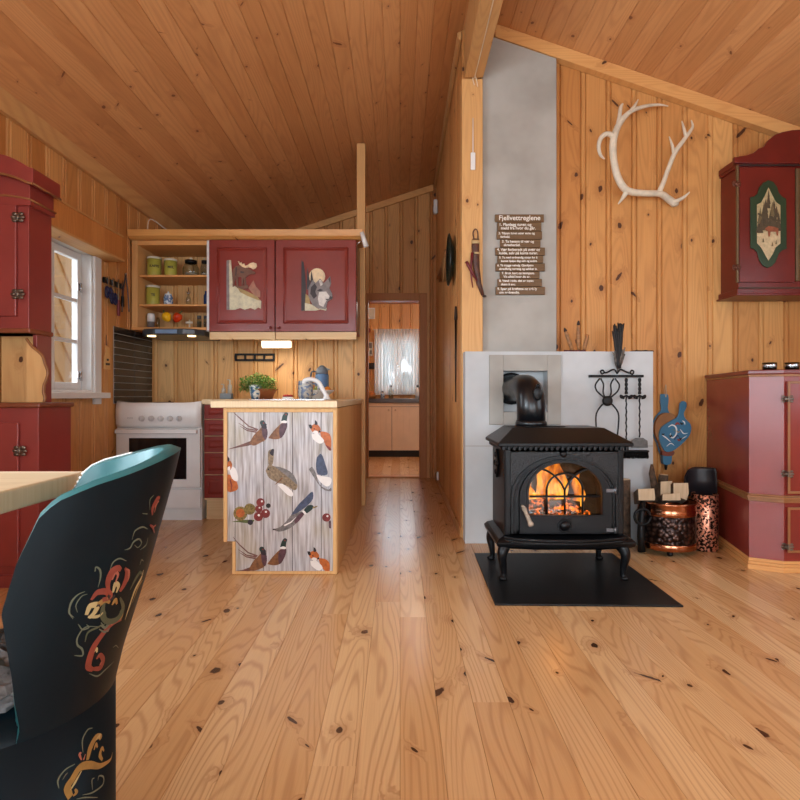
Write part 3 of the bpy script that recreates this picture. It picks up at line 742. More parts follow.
t = MB(); t.box(-1.075, -.845, 4.40, 4.48, 1.325, 1.3275); t.build('mount', M['white'], ul)
t = MB(); t.prism([(-1.07, 4.40, 1.3245), (-1.07, 4.40, 1.285), (-1.07, 4.42, 1.272), (-1.07, 4.47, 1.28), (-1.07, 4.47, 1.3245)], (.22, 0, 0), .004); t.build('diffuser', paint('lit diffuser', (255,244,220), .4, emit=(255,232,190), es=2.2), ul)
l = bpy.data.lights.new('strip_glow', 'AREA'); l.shape = 'RECTANGLE'; l.size = .22; l.size_y = .05; l.energy = 1.3; l.color = (1, .90, .76)
lo = bpy.data.objects.new('strip_glow', l); COL.objects.link(lo); lo.location = (-.96, 4.45, 1.265)

# knife rail on the kitchen wall
r = thing('knife_rail', 'empty black knife rail on the pine wall above the potted herbs', 'rail', (-1.19, 4.69, 1.20))
t = MB(); a, b = P(235, 361, 4.68), P(274.5, 353.5, 4.68); y0, y1 = 4.668, 4.694
for z0, z1 in ((a.z, a.z+.016), (b.z-.016, b.z)): t.box(a.x, b.x, y0, y1, z0, z1, .003)
for k in range(5):
    x = a.x+(b.x-a.x-.012)*k/4; t.box(x, x+.012, y0, y1, a.z+.014, b.z-.014)
t.build('bar', M['blackm'], r)

# ---- things on the open shelves
mcan = paint('olive enamel', (176,172,74), .4, .05); mlid = paint('pale lid', (216,210,190), .4); mink = paint('dark lettering', (50,44,30), .5)
def text_mesh(s, size, mat, parent, M4, name='lettering', ext=.0006, align='CENTER', bold=0.0, wrap=None):
    cu = bpy.data.curves.new('t', 'FONT'); cu.body = s; cu.size = size; cu.align_x = align; cu.align_y = 'CENTER'; cu.extrude = ext; cu.offset = bold
    o = bpy.data.objects.new('t', cu); COL.objects.link(o)
    dg = bpy.context.evaluated_depsgraph_get(); me = bpy.data.meshes.new_from_object(o.evaluated_get(dg))
    bpy.data.objects.remove(o); bpy.data.curves.remove(cu)
    off = Vector((0,0,0)); r = parent
    while r is not None: off += r.location; r = r.parent
    for v in me.vertices:
        if wrap:
            cx, cy, cz, rr = wrap; th = math.atan2(-cy, -cx)+v.co.x/rr; q = Vector((cx+(rr+.0006+v.co.z)*math.cos(th), cy+(rr+.0006+v.co.z)*math.sin(th), cz+v.co.y))
        else: q = M4 @ v.co
        v.co = q-off
    me.name = name; me.materials.clear(); me.materials.append(mat)
    n = bpy.data.objects.new(name, me); COL.objects.link(n); n.parent = parent
    return n
FRONT = Matrix.Rotation(PI/2, 4, 'X')
def canister(px0, px1, py0, py1, y, text, label):
    c = P((px0+px1)/2, py1, y); rad = (px1-px0)/2*y/F; h = (py1-py0)*y/F
    z = c.z
    r = thing('canister', label, 'canister', (c.x, y, z), 'olive canisters on the open shelves')
    t = MB(); t.lathe([(rad*.93, 0), (rad*.95, .006), (rad, h*.9), (rad*1.0, h*.9)], (c.x, y, z), 24); b = t.build('body', mcan, r)
    t = MB(); t.lathe([(rad*1.04, h*.9), (rad*1.04, h), (rad*.9, h*1.02), (0, h*1.02)], (c.x, y, z), 24); t.build('lid', mlid, r)
    text_mesh(text, .026, mink, b, None, bold=.0008, wrap=(c.x, y, z+h*.52, rad))
SH = [1.8255, 1.6025, 1.4205]
def py_of(z, y): return CY-(z-H)*F/y
yy = 4.46
s0, s1, s2 = (py_of(z, yy) for z in SH)
canister(147.5, 161, s0-20, s0, yy, 'KAFFE', 'larger olive canister at the left end of the top shelf')
canister(164.5, 176.8, s0-18, s0, yy, 'MEL', 'smaller olive canister beside the glass jar on the top shelf')
canister(146.5, 159.5, s1-20, s1, yy, 'TE', 'olive canister at the left end of the middle shelf')
def glassjar(px, w, h, base, label):
    c = P(px, base, yy); rad = w/2*yy/F; hh = h*yy/F
    r = thing('glass_jar', label, 'jar', c)
    t = MB(); t.lathe([(rad*.75, 0), (rad, hh*.2), (rad, hh*.5), (rad*.75, hh*.72), (rad*.62, hh*.78)], c, 22); t.build('body', M['jarglass'], r)
    t = MB(); t.lathe([(rad*.66, hh*.78), (rad*.72, hh*.8), (rad*.72, hh*.95), (0, hh*.97)], c, 20); b = t.build('lid', M['blackm'], r)
    t = MB(); t.ball(c+Vector((0, 0, hh*1.04)), rad*.22, n=6); t.build('lid_knob', mlid, r)
    t = MB(); t.ball(c+Vector((0, 0, hh*.2)), rad*.7, 1, 1, .35, noise=.08); t.build('contents', paint('pale contents', (206,190,170), .7), r)
glassjar(191, 16, 18, s0, 'round glass jar with black lid beside the canisters on the top shelf')
glassjar(204.3, 7.6, 18, s0, 'glass jar next to the moose cupboard on the top shelf')
def pot(name, px, base, y, w, h, prof, mat, label, cat, extra=None, group=None):
    c = P(px, base, y); rad = w/2*y/F; hh = h*y/F
    r = thing(name, label, cat, c, group)
    t = MB(); t.lathe([(a*rad, b*hh) for a, b in prof], c, 22); t.build('body', mat, r)
    return r, c, rad, hh
def bw(name, c1, c2, sc=30):
    g = N(name); n = g.noise(g.obj(), sc, 2); g.t.links.new(g.mix(g.maprange(n, .45, .55), srgb(*c1), srgb(*c2)), g.b.inputs['Base Color']); g.b.inputs['Roughness'].default_value = .2; return g.mat
mblue = bw('blue white glaze', (92,120,160), (206,214,222), 50)
r, c, rad, hh = pot('sugar_jar', 168.3, s1, yy, 9, 12, [(.8,0),(1,.3),(1,.7),(.75,.9),(.75,.92)], mblue, 'small blue glazed jar with white lid on the middle shelf', 'jar')
t = MB(); t.lathe([(rad*.8, hh*.92), (rad*.7, hh*1.02), (rad*.2, hh*1.08), (rad*.2, hh*1.2), (0, hh*1.22)], c, 18); t.build('lid', M['white'], r)
r, c, rad, hh = pot('cruet_bottle', 188.5, s1, yy, 5, 12, [(1,0),(1,.6),(.45,.85),(.35,1)], M['jarglass'], 'narrow glass cruet with steel stopper on the middle shelf', 'bottle')
t = MB(); t.lathe([(rad*.5, hh), (rad*.5, hh*1.15), (rad*.25, hh*1.2), (rad*.2, hh*1.55), (0, hh*1.57)], c, 12); t.tube([c+Vector((-.018,0,hh*1.18)), c+Vector((.018,0,hh*1.18))], .004, 8); t.build('stopper', M['steel'], r)
r, c, rad, hh = pot('cruet_salt', 188.5, s1, yy, 4.4, 5, [(1,0),(1,1),(0,1)], M['white'], 'x', 'x')
for ch in list(r.children): ch.parent = None; bpy.data.objects.remove(ch)
bpy.data.objects.remove(r)
r, c, rad, hh = pot('blue_bottle', 206, s1, yy, 4.6, 15, [(1,0),(1,.7),(.5,.85),(.5,1),(0,1)], paint('blue glass', (40,62,110), .1), 'dark blue bottle next to the moose cupboard on the middle shelf', 'bottle')
r, c, rad, hh = pot('spice_shaker', 151, s2, yy, 7, 14, [(1,0),(1,.9),(.9,.95),(0,.96)], paint('shaker body', (120,110,106), .3), 'grey and white spice shaker at the left end of the lowest shelf', 'shaker')
t = MB(); t.lathe([(rad*1.02, hh*.55), (rad*1.02, hh*1.08), (rad*.8, hh*1.14), (0, hh*1.14)], c, 18); t.build('cap', M['white'], r)
r, c, rad, hh = pot('spice_jar', 157.8, s2, yy, 4.2, 12, [(1,0),(1,.8),(.7,.9),(.7,1),(0,1)], M['jarglass'], 'little clear glass jar beside the yellow pepper', 'jar')
def pepper(px, py, ang, mat, label):
    c = P(px, py, yy); r = thing('bell_pepper', label, 'pepper', c, 'bell peppers on the lowest shelf')
    b = bmesh.new(); bmesh.ops.create_uvsphere(b, u_segments=24, v_segments=14, radius=1)
    for v in b.verts:
        a = math.atan2(v.co.y, v.co.x); k = 1+.10*math.cos(4*a); rz = .032*(1.25 if v.co.z > 0 else 1.35)
        tp = 1-.22*max(0, -v.co.z); v.co = Vector((v.co.x*.034*k*tp, v.co.y*.034*k*tp, v.co.z*rz-(.008*max(0, v.co.z-.8)/.2)))
    for f in b.faces: f.smooth = True
    R = Matrix.Rotation(ang, 4, 'Y')
    t = MB(); t.merge(b, Matrix.Translation(c) @ R); t.build('flesh', mat, r)
    t = MB(); t.tube([c+R @ Vector((0,0,.034)), c+R @ Vector((.003,0,.05)), c+R @ Vector((.010,0,.058))], [.007,.005,.006], 8); t.build('stem', pc['leaf'], r)
pepper(166.5, 316.8, -.55, paint('yellow pepper', (246,190,30), .25, .05), 'yellow bell pepper lying on the lowest shelf')
pepper(177.5, 317.2, .5, paint('orange pepper', (232,96,30), .25, .15, c2=(196,40,28)), 'orange red bell pepper lying on the lowest shelf')
r = thing('windmill_ornament', 'small pale cross-shaped ornament beside the orange pepper', 'ornament', P(189.5, s2, yy))
t = MB(); c = P(189.5, s2, yy); t.lathe([(.012,0),(.007,.02),(.006,.075),(0,.078)], c, 10); t.build('stand', mlid, r)
t = MB(); t.box(c.x-.028, c.x+.028, c.y-.012, c.y-.004, c.z+.045, c.z+.062, .003); t.build('crossbar', mlid, r)
for px, w, h, col, lab in ((199.2, 4.6, 13, (96,96,98), 'grey capped spice bottle third from the right end of the lowest shelf'), (206, 4.6, 13, (60,72,84), 'dark capped spice bottle next to the moose cupboard on the lowest shelf')):
    r, c, rad, hh = pot('spice_bottle', px, s2, yy, w, h, [(1,0),(1,.75),(.7,.85),(.7,.86)], M['jarglass'], lab.replace('third from the right end of', 'between the ornament and the dark capped bottle on'), 'bottle')
    t = MB(); t.lathe([(rad*.9, hh*.82), (rad*.9, hh*1.05), (0, hh*1.06)], c, 14); t.build('cap', paint('spice cap', col, .35), r)
    t = MB(); t.lathe([(rad*.85, hh*.02), (rad*.85, hh*.6), (0, hh*.6)], c, 14); t.build('contents', paint('spice', (120,90,60), .8), r)

# ---- on the worktop
WZ = .8765
r = thing('kitchen_sink', 'steel kitchen sink set into the peninsula worktop', 'sink', (-.66, 3.60, WZ))
t = MB()
for a in ((-.88,-.86,3.3,3.9),(-.46,-.44,3.3,3.9)): t.box(*a, WZ, WZ+.003)
for a in ((-.86,-.46,3.3,3.32),(-.86,-.46,3.88,3.9)): t.box(*a, WZ, WZ+.003)
t.box(-.86, -.46, 3.32, 3.88, WZ, WZ+.0015); t.build('basin', M['steel'], r)
r = thing('sink_tap', 'white curved mixer tap standing by the sink', 'tap', (-.475, 3.6, WZ))
t = MB(); a = P(326.5, 398.6, 3.45); a.z = WZ+.003; t.lathe([(.022,0),(.02,.012),(.016,.02),(.016,.03)], a, 16); t.build('base', M['white'], r)
t = MB(); t.tube(spline([a+Vector((0,0,.02)), P(322.5,389,3.45), P(318,382,3.45), P(311,379.2,3.45), P(305,380.5,3.45), P(304,383.5,3.45)], 6), [.0135]*31, 12); t.build('spout', M['white'], r)
# herbs
r = thing('potted_herbs', 'bushy green herbs in a blue and white pot on the worktop', 'plant', P(256, 398, 4.45))
c = P(256, 0, 4.45); c.z = WZ
t = MB(); t.lathe([(.03,0),(.042,.05),(.048,.10),(.045,.11),(.04,.105)], c+Vector((0,-.02,0)), 20); t.build('pot', bw('herb pot glaze', (70,110,150), (226,230,228), 40), r)
t = MB(); t.lathe([(.07,0),(.10,.06),(.12,.075),(.115,.08),(.06,.05)], c+Vector((.04,.06,0)), 22); t.build('basket', paint('terracotta', (150,88,48), .7), r)
mh = [paint('herb leaf', (104,150,50), .6, .3, scale=30), paint('herb leaf light', (142,172,78), .6, .3, scale=30)]
t = MB()
for i in range(1500):
    a = random.uniform(0, 2*PI); q = random.random()**.6
    dx = .145*q*math.cos(a)+.01; dy = .10*q*math.sin(a); dz = .095+random.uniform(-.05, .115)*(1-q*.5)
    p = c+Vector((dx, dy+.02, dz)); t.m(mh[i % 2]); s = random.uniform(.011, .020)
    R = Matrix.Rotation(random.uniform(0, 6.3), 3, 'Z') @ Matrix.Rotation(random.uniform(-1.2, 1.2), 3, 'X')
    t.poly([p+R @ Vector(v) for v in ((0,0,0),(s*.4,s*.5,0),(0,s*1.3,s*.2),(-s*.4,s*.5,0))])
t.build('foliage', None, r)
t = MB()
for i in range(40):
    a = random.uniform(0, 2*PI); q = random.uniform(.2, .9); t.tube([c+Vector((.02*math.cos(a), .02*math.sin(a)+.02, .09)), c+Vector((.15*q*math.cos(a), .09*q*math.sin(a)+.02, .10+.07*(1-q)))], .0014, 4)
t.build('stem', mh[0], r)
r = thing('washing_up_caddy', 'grey caddy with two small pump bottles left of the potted herbs', 'caddy', P(226.5, 398, 4.45))
c = P(226.5, 0, 4.45); c.z = WZ
t = MB(); t.box(c.x-.045, c.x+.045, c.y-.03, c.y+.03, c.z, c.z+.045, .006); t.build('tray', paint('grey caddy', (140,150,156), .5), r)
for dx, h in ((-.022, .115), (.026, .15)):
    t = MB(); t.lathe([(.016,.046),(.016,h*.7),(.006,h*.78),(.006,h),(0,h)], c+Vector((dx,0,0)), 14); t.tube([c+Vector((dx,0,h)), c+Vector((dx-.02,-.005,h))], .004, 6); t.build('pump_bottle', paint('pale bottle', (196,190,176), .3), r)
r = thing('jug', 'floral grey blue jug standing in front of the fruit bowl', 'jug', P(305.5, 398, 4.0))
c = P(305.5, 0, 4.0); c.z = WZ
t = MB(); t.lathe([(.042,0),(.052,.03),(.052,.10),(.05,.128),(.046,.13),(.044,.10),(.04,.02)], c, 26); t.build('body', bw('floral glaze', (104,122,150), (186,186,176), 45), r)
t = MB(); t.tube(spline([c+Vector((.05,0,.11)), c+Vector((.085,0,.10)), c+Vector((.085,0,.05)), c+Vector((.05,0,.03))], 5), .006, 8); t.build('handle', bpy.data.materials['floral glaze'], r)
r = thing('vacuum_flask', 'blue vacuum flask with grey lid behind the fruit bowl', 'flask', P(322, 398, 4.58))
c = P(322, 0, 4.58); c.z = WZ
t = MB(); t.lathe([(.052,0),(.055,.01),(.055,.19),(.05,.20)], c, 26); t.build('body', paint('flask blue', (92,132,176), .25), r)
t = MB(); t.lathe([(.051,.20),(.05,.225),(.036,.25),(.015,.268),(0,.27)], c, 24); t.prism([c+Vector((.03,-.01,.225)), c+Vector((.07,-.01,.235)), c+Vector((.03,-.01,.252))], (0,.02,0)); t.build('lid', paint('flask grey', (120,128,136), .3), r)
t = MB(); t.tube(spline([c+Vector((-.045,0,.22)), c+Vector((-.085,0,.21)), c+Vector((-.09,0,.10)), c+Vector((-.05,0,.05))], 6), .007, 8); t.build('handle', paint('flask handle', (70,74,80), .4), r)
r = thing('fruit_bowl', 'white bowl heaped with fruit at the right end of the worktop', 'bowl', P(318, 398, 4.36))
c = P(318, 0, 4.36); c.z = WZ
t = MB(); t.lathe([(.05,0),(.06,.012),(.115,.055),(.13,.068),(.126,.069),(.108,.055),(.05,.02),(0,.018)], c, 30); t.build('body', M['white'], r)
for i, (dx, dy, dz, rr, col, nm, lab) in enumerate(((-.062,-.02,.066,.034,(196,190,60),'apple','yellow apple at the left of the fruit bowl'), (.008,-.025,.074,.034,(120,142,58),'apple','green apple in the middle of the fruit bowl'), (.072,.0,.068,.030,(232,140,50),'orange','orange at the right of the fruit bowl'), (.010,.055,.066,.034,(222,120,44),'orange','orange at the back of the fruit bowl'))):
    p = c+Vector((dx,dy,dz)); q = thing(nm, lab, nm, p-Vector((0,0,rr)))
    t = MB(); t.ball(p, rr, 1, 1, .93); t.build('flesh', paint('fruit %d' % i, col, .4, .1, scale=20), q)
    t = MB(); t.tube([p+Vector((0,0,rr*.88)), p+Vector((.003,0,rr*1.2))], .0018, 5); t.build('stem', pc['brown'], q)
r = thing('berry_punnet', 'small tray of red berries left of the floral jug', 'berries', P(288, 398, 4.3))
c = P(288, 0, 4.3); c.z = WZ
t = MB(); t.box(c.x-.038, c.x+.038, c.y-.03, c.y+.03, c.z, c.z+.018, .004); t.build('tray', M['white'], r)
t = MB()
for i in range(5):
    for j in range(4): t.ball(c+Vector((-.028+.014*i, -.02+.013*j, .022+.006*random.random())), .0085, n=6)
tag(t.build('berries', paint('red berry', (196,44,34), .3), r), None, None, None, 'stuff')
# small spotlight on the cornice end and the wire on top
r = thing('clip_spotlight', 'small white clip-on spotlight at the right end of the cornice', 'lamp', P(364, 240, 4.25))
t = MB(); a, b = P(361.8, 232.5, 4.235), P(366.2, 246.5, 4.235); t.cyl(a, b, .016, 16, .019); t.build('head', M['white'], r)
t = MB(); t.tube([P(361, 241, 4.25), P(358, 243, 4.255), P(357, 244, 4.262)], .005, 6); t.build('clip', M['steel'], r)
t = MB(); t.tube(spline([P(148,231,4.35), P(148,224,4.37), P(150,219.5,4.38), P(155,221,4.40), P(162,226.5,4.42), P(168,230.5,4.45)], 6), .0035, 6)
o = t.build('wire_loop', paint('white wire', (214,204,184), .5)); tag(o, 'loop of thin white wire lying on top of the kitchen cornice', 'wire')
# ------------------------------------------------------------------ chimney, stove and hearth
BY = 3.48                      # front face of the hearth block
BX0, BX1, BZ = 0.398, 1.545, 1.172
ch = thing('chimney', 'grey plastered chimney column with low hearth wall behind the stove', 'chimney', (.9, 3.6, 0))
t = MB(); t.prism([(.528, 3.645, BZ+.0005), (1.0, 3.645, BZ+.0005), (1.0, 3.645, zr(1.0)-.09), (.528, 3.645, zr(.528)-.09)], (0, .053, 0)); t.build('column', M['concrete'], ch)
n0, n1 = P(503, 412, BY), P(547, 371, BY)
t = MB(); BB = 3.592
t.box(BX0, n0.x, BY, BB, 0, BZ); t.box(n1.x, BX1, BY, BB, 0, BZ); t.box(n0.x, n1.x, BY, BB, 0, n0.z); t.box(n0.x, n1.x, BY, BB, n1.z, BZ); t.box(n0.x, n1.x, BB-.02, BB, n0.z, n1.z)
t.box(XE+.002, BX1, BB, 3.694, 0, BZ)
t.build('hearth_wall', M['concrete_light'], ch)
o0, o1 = P(489, 424.5, BY), P(560.5, 355, BY)
t = MB(); y0, y1 = BY-.016, BY-.0005
t.box(o0.x, n0.x, y0, y1, o0.z, o1.z, .003); t.box(n1.x, o1.x, y0, y1, o0.z, o1.z, .003); t.box(n0.x, n1.x, y0, y1, o0.z, n0.z, .003); t.box(n0.x, n1.x, y0, y1, n1.z, o1.z, .003)
t.build('flue_surround', M['concrete'], ch)
jz = H-(446-CY)/F*BY
t = MB(); t.box(BX0, BX1, BY-.0012, BY+.0005, jz-.0025, jz+.0025); t.build('joint', M['concrete'], ch)

t = MB(); t.prism([(.407, 2.445, .0005), (1.206, 2.425, .0005), (1.206, 3.24, .0005), (.423, 3.24, .0005)], (0, 0, .008), .002)
tag(t.build('floor_plate', paint('black floor plate', (16,17,19), .42, .15, scale=8, spec=.35)), 'black steel floor plate under the stove', 'plate')

M['dull'] = paint('dull steel', (112,114,118), .35, metal=.7)
st = thing('wood_stove', 'black cast iron wood stove with a lit fire behind an arched grille', 'stove', (.80, 2.95, .0085))
SX0, SX1, SY0, SY1, SZ0, SZ1 = .512, 1.100, 2.80, 3.15, .215, .655
SC_ = .806
iron = M['iron']
# body shell with an open firebox behind the door
dz0, dz1 = .312, .585; gx0, gx1 = SC_-.182, SC_+.182
t = MB()
t.box(SX0, SX0+.025, SY0, SY1, SZ0, SZ1, .004); t.box(SX1-.025, SX1, SY0, SY1, SZ0, SZ1, .004)
t.box(SX0+.025, SX1-.025, SY1-.025, SY1, SZ0, SZ1); t.box(SX0+.025, SX1-.025, SY0, SY1-.025, SZ0, SZ0+.03); t.box(SX0+.025, SX1-.025, SY0, SY1-.025, SZ1-.03, SZ1)
# front plate with a rectangular opening the door covers
t.build('body', iron, st)
# top plate, hipped
t = MB()
a = [(SX0-.035, SY0-.035, .672), (SX1+.035, SY0-.035, .672), (SX1+.035, SY1+.03, .672), (SX0-.035, SY1+.03, .672)]
b = [(SX0+.06, SY0+.10, .738), (SX1-.06, SY0+.10, .738), (SX1-.06, SY1+.0, .738), (SX0+.06, SY1+.0, .738)]
lo = [t.bm.verts.new((x, y, .655)) for x, y, z in a]; mi = [t.bm.verts.new(p) for p in a]; hi = [t.bm.verts.new(p) for p in b]
for A_, B2 in ((lo, mi), (mi, hi)):
    for i in range(4): t.face((A_[i], A_[(i+1) % 4], B2[(i+1) % 4], B2[i]))
t.face(lo[::-1]); t.face(hi); t.build('top_plate', iron, st, bevel=.004)
t = MB(); t.lathe([(.055, 0), (.055, .004), (0, .005)], (.80, 3.0, .738), 24, Matrix.Diagonal((1.3, .7, 1))); t.build('top_lid', iron, st)
# dentil frieze
t = MB(); k = 24
for i in range(k):
    x = SX0-.02+(SX1-SX0+.04)*(i+.5)/k; t.box(x-.0075, x+.0075, SY0-.026, SY0+.002, .634, .656, .003)
for i in range(13):
    y = SY0+.01+(SY1-SY0)*(i+.5)/13; t.box(SX0-.02, SX0+.002, y-.0075, y+.0075, .634, .656, .003)
t.box(SX0-.012, SX1+.012, SY0-.014, SY0+.0, .646, .656); t.build('frieze', iron, st)
t = MB(); t.lathe([(.016, 0), (.016, .012), (.010, .018), (0, .018)], (SC_-.005, SY0-.0, .615), 16, Matrix.Rotation(PI/2, 3, 'X')); t.build('top_knob', iron, st)
# arched relief around the door
def arch(cx, zb, zs, r, rz, n=20):
    return [(cx-r, zb)]+[(cx-r*math.cos(PI*i/n), zs+rz*math.sin(PI*i/n)) for i in range(n+1)]+[(cx+r, zb)]
def arch_strip(mb, o, i, y0, y1):
    n = len(o); F0 = [[mb.bm.verts.new((p[0], y, p[1])) for p in q] for y in (y0, y1) for q in (o, i)]
    of, if_, ob, ib = F0
    for k in range(n-1):
        mb.face((of[k], of[k+1], if_[k+1], if_[k])); mb.face((ob[k], ob[k+1], ib[k+1], ib[k]))
        mb.face((of[k], of[k+1], ob[k+1], ob[k])); mb.face((if_[k], if_[k+1], ib[k+1], ib[k]))
    for e in (0, n-1): mb.face((of[e], if_[e], ib[e], ob[e]))
def radial(cx, cz, w, h, pts, zb):
    out = []
    for x, z in pts:
        dx, dz = x-cx, z-cz
        if dz <= 1e-6: out.append((cx+math.copysign(w, dx), z)); continue
        k = min(w/abs(dx) if abs(dx) > 1e-6 else 9e9, h/dz); out.append((cx+dx*k, cz+dz*k))
    return out
hole = arch(SC_, .30, .40, .200, .172)
t = MB(); arch_strip(t, radial(SC_, .40, .284, .254, hole, .3), hole, SY0, SY0+.02); t.box(SX0+.02, SX1-.02, SY0, SY0+.02, SZ0, .30)
t.build('front_plate', paint('rough cast iron', (9,10,13), .38, .1, spec=.4, bump=.9, bscale=95), st)
t = MB(); arch_strip(t, arch(SC_, .225, .40, .262, .208), arch(SC_, .225, .40, .250, .196), SY0-.010, SY0+.002); arch_strip(t, arch(SC_, .225, .40, .243, .189), arch(SC_, .225, .40, .236, .182), SY0-.006, SY0+.002)
t.build('arch_moulding', iron, st)
for x0, x1 in ((SX0+.005, SX0+.03), (SX1-.03, SX1-.005)):
    t = MB(); t.box(x0, x1, SY0-.006, SY0+.001, .225, .64, .003); t.build('corner_moulding', iron, st)
t = MB(); t.box(SX0+.033, SX0+.053, SY0-.004, SY0+.001, .235, .46, .002); t.box(SX0+.038, SX0+.048, SY0-.007, SY0+.001, .245, .45, .002); t.build('side_bead', iron, st)
# leafy cast relief in the upper corners (rough casting)
# door
door = None
t = MB(); dy0, dy1 = SY0-.022, SY0-.001
OUT = arch(SC_, .228, .405, .222, .185); INN = arch(SC_, .318, .425, .178, .150)
arch_strip(t, arch(SC_, .318, .405, .222, .185), INN, dy0, dy1)
t.box(SC_-.222, SC_+.222, dy0, dy1, .228, .318)
arch_strip(t, arch(SC_, .318, .425, .190, .160), arch(SC_, .318, .425, .180, .150), dy0-.006, dy0+.001)
t.box(SC_-.19, SC_+.19, dy0-.006, dy0+.001, .310, .320, .001)
door = t.build('door', iron, st)
t = MB(); pts = [(x, SY0-.008, z) for x, z in INN]; t.prism(pts, (0, .003, 0)); t.build('glass', glass('stove glass', (236,222,206)), door)
t = MB(); gy = dy0-.002
def gp(u, v): q = P(520+u/8.889, 445+v/8.889, gy); q.y = gy; return q
t.tube([gp(85,457), gp(715,457)], .0055, 8)
for u in (237, 397, 556): t.tube([gp(u, 395 if u == 397 else 390), gp(u, 612)], .0055, 8)
t.tube([gp(397+160*math.cos(a*PI/16), 400-148*math.sin(a*PI/16)) for a in range(17)], .0055, 8)
for s in (-1, 1):
    t.tube(spline([gp(397, 400), gp(397+s*35, 335), gp(397+s*95, 270), gp(397+s*160, 228), gp(397+s*225, 208)], 4), .005, 8)
t.build('grille', iron, door)
t = MB(); c = P(564.5, 525.5, dy0); R90 = Matrix.Rotation(PI/2, 3, 'X')
t.lathe([(.034, 0), (.034, .006), (.029, .008), (.029, .004), (.023, .004), (.023, .014), (.018, .02), (0, .022)], c, 26, R90); t.build('air_knob', iron, door)
for py in (490.5, 530):
    t = MB(); c = P(611, py, dy0); t.box(c.x-.024, c.x+.022, dy0-.006, dy0+.002, c.z-.009, c.z+.009, .002); t.tube([c+Vector((.018,-.006,-.014)), c+Vector((.018,-.006,.014))], .007, 8)
    t.build('hinge', M['dull'], door)
t = MB(); a, b = P(523.5, 507, SY0-.05), P(531.5, 526, SY0-.05)
t.tube([a, a.lerp(b, .12), a.lerp(b, .25), a.lerp(b, .8), a.lerp(b, .9), b], [.009, .012, .009, .011, .015, .012], 12); t.tube([a, a+Vector((0, .035, .0))], .007, 8)
t.build('handle', paint('worn wooden handle', (178,160,140), .5, .2, scale=60), door)
# side ornament
t = MB(); c = Vector((SX0, 2.98, .55))
t.prism([(SX0, c.y-.05, c.z), (SX0, c.y, c.z-.075), (SX0, c.y+.05, c.z), (SX0, c.y, c.z+.075)], (-.012, 0, 0), .003)
for dy, dz in ((0, .045), (0, -.045), (.028, 0), (-.028, 0)): t.ball(c+Vector((-.012, dy, dz)), .016, .5, 1, 1, n=6)
t.build('side_ornament', iron, st)
# skirt and ash lip
t = MB()
prof = [(.0, .216), (.03, .205), (.045, .19), (.04, .17), (.02, .158)]
rings = []
for d, z in prof: rings.append([t.bm.verts.new(p) for p in ((SX0-d, SY0-d, z), (SC_-.16, SY0-d-.03 if d else SY0, z), (SC_+.16, SY0-d-.03 if d else SY0, z), (SX1+d, SY0-d, z), (SX1+d, SY1+d*.5, z), (SX0-d, SY1+d*.5, z))])
for A_, B2 in zip(rings, rings[1:]):
    for i in range(6): t.face((A_[i], A_[(i+1) % 6], B2[(i+1) % 6], B2[i]))
t.face(rings[0]); t.face(rings[-1][::-1]); t.build('skirt', iron, st, bevel=.003)
t = MB(); n = 16; up = [];
pts = [(SC_-.30+.60*i/n, SY0-.035-.075*math.sin(PI*i/n)**.6) for i in range(n+1)]
t.prism([(pts[0][0], SY0, .205)]+[(x, y, .205) for x, y in pts]+[(pts[-1][0], SY0, .205)], (0, 0, -.012), .003)
t.prism([(x, y, .207) for x, y in pts]+[(x, y+.012, .207) for x, y in pts[::-1]], (0, 0, .012), .002)
t.build('ash_lip', iron, st)
for sx, x in ((-1, .502), (1, 1.089)):
    for sy, y in ((-1, 2.775), (1, 3.12)):
        t = MB(); q = spline([(x-sx*.012, y-sy*.012, .175), (x+sx*.006, y+sy*.006, .13), (x-sx*.0, y-sy*.0, .075), (x-sx*.004, y, .032), (x+sx*.002, y+sy*.004, .0165)], 5)
        t.tube(q, lerpw([.030, .024, .018, .013, .016], len(q)), 10); t.lathe([(.019, 0), (.022, .008), (.015, .016), (0, .018)], (x+sx*.002, y+sy*.004, .0088), 12); t.build('leg', iron, st)
# flue
t = MB(); fx = .724
q = [Vector((fx, 3.17, .738)), Vector((fx, 3.15, .84)), Vector((fx-.001, 3.155, .89)), Vector((fx-.004, 3.185, .925)), Vector((fx-.010, 3.23, .943)), Vector((fx-.016, 3.30, .946)), Vector((fx-.03, 3.55, .946))]
q[0].y = 3.15; q[1].y = 3.15
t.tube(q, .078, 28); t.lathe([(.086, 0), (.086, .02), (.08, .03)], (fx, 3.15, .735), 28)
fl_ = t.build('flue_pipe', paint('flue black', (13,15,19), .3, .1), st)
t = MB(); t.lathe([(.03, 0), (.03, .008), (.025, .012), (0, .012)], (fx+.018, 3.074, .915), 20, Matrix.Rotation(PI/2, 3, 'X') @ Matrix.Diagonal((.8, 1.3, 1)))
t.lathe([(.012, .012), (.01, .022), (0, .022)], (fx+.018, 3.076, .955), 10, Matrix.Rotation(PI/2, 3, 'X')); t.build('inspection_cap', iron, fl_)
t = MB(); t.lathe([(.10, 0), (.10, .018), (.085, .02)], (fx-.03, 3.568, .946), 28, Matrix.Rotation(PI/2, 3, 'X')); t.build('collar', iron, fl_)
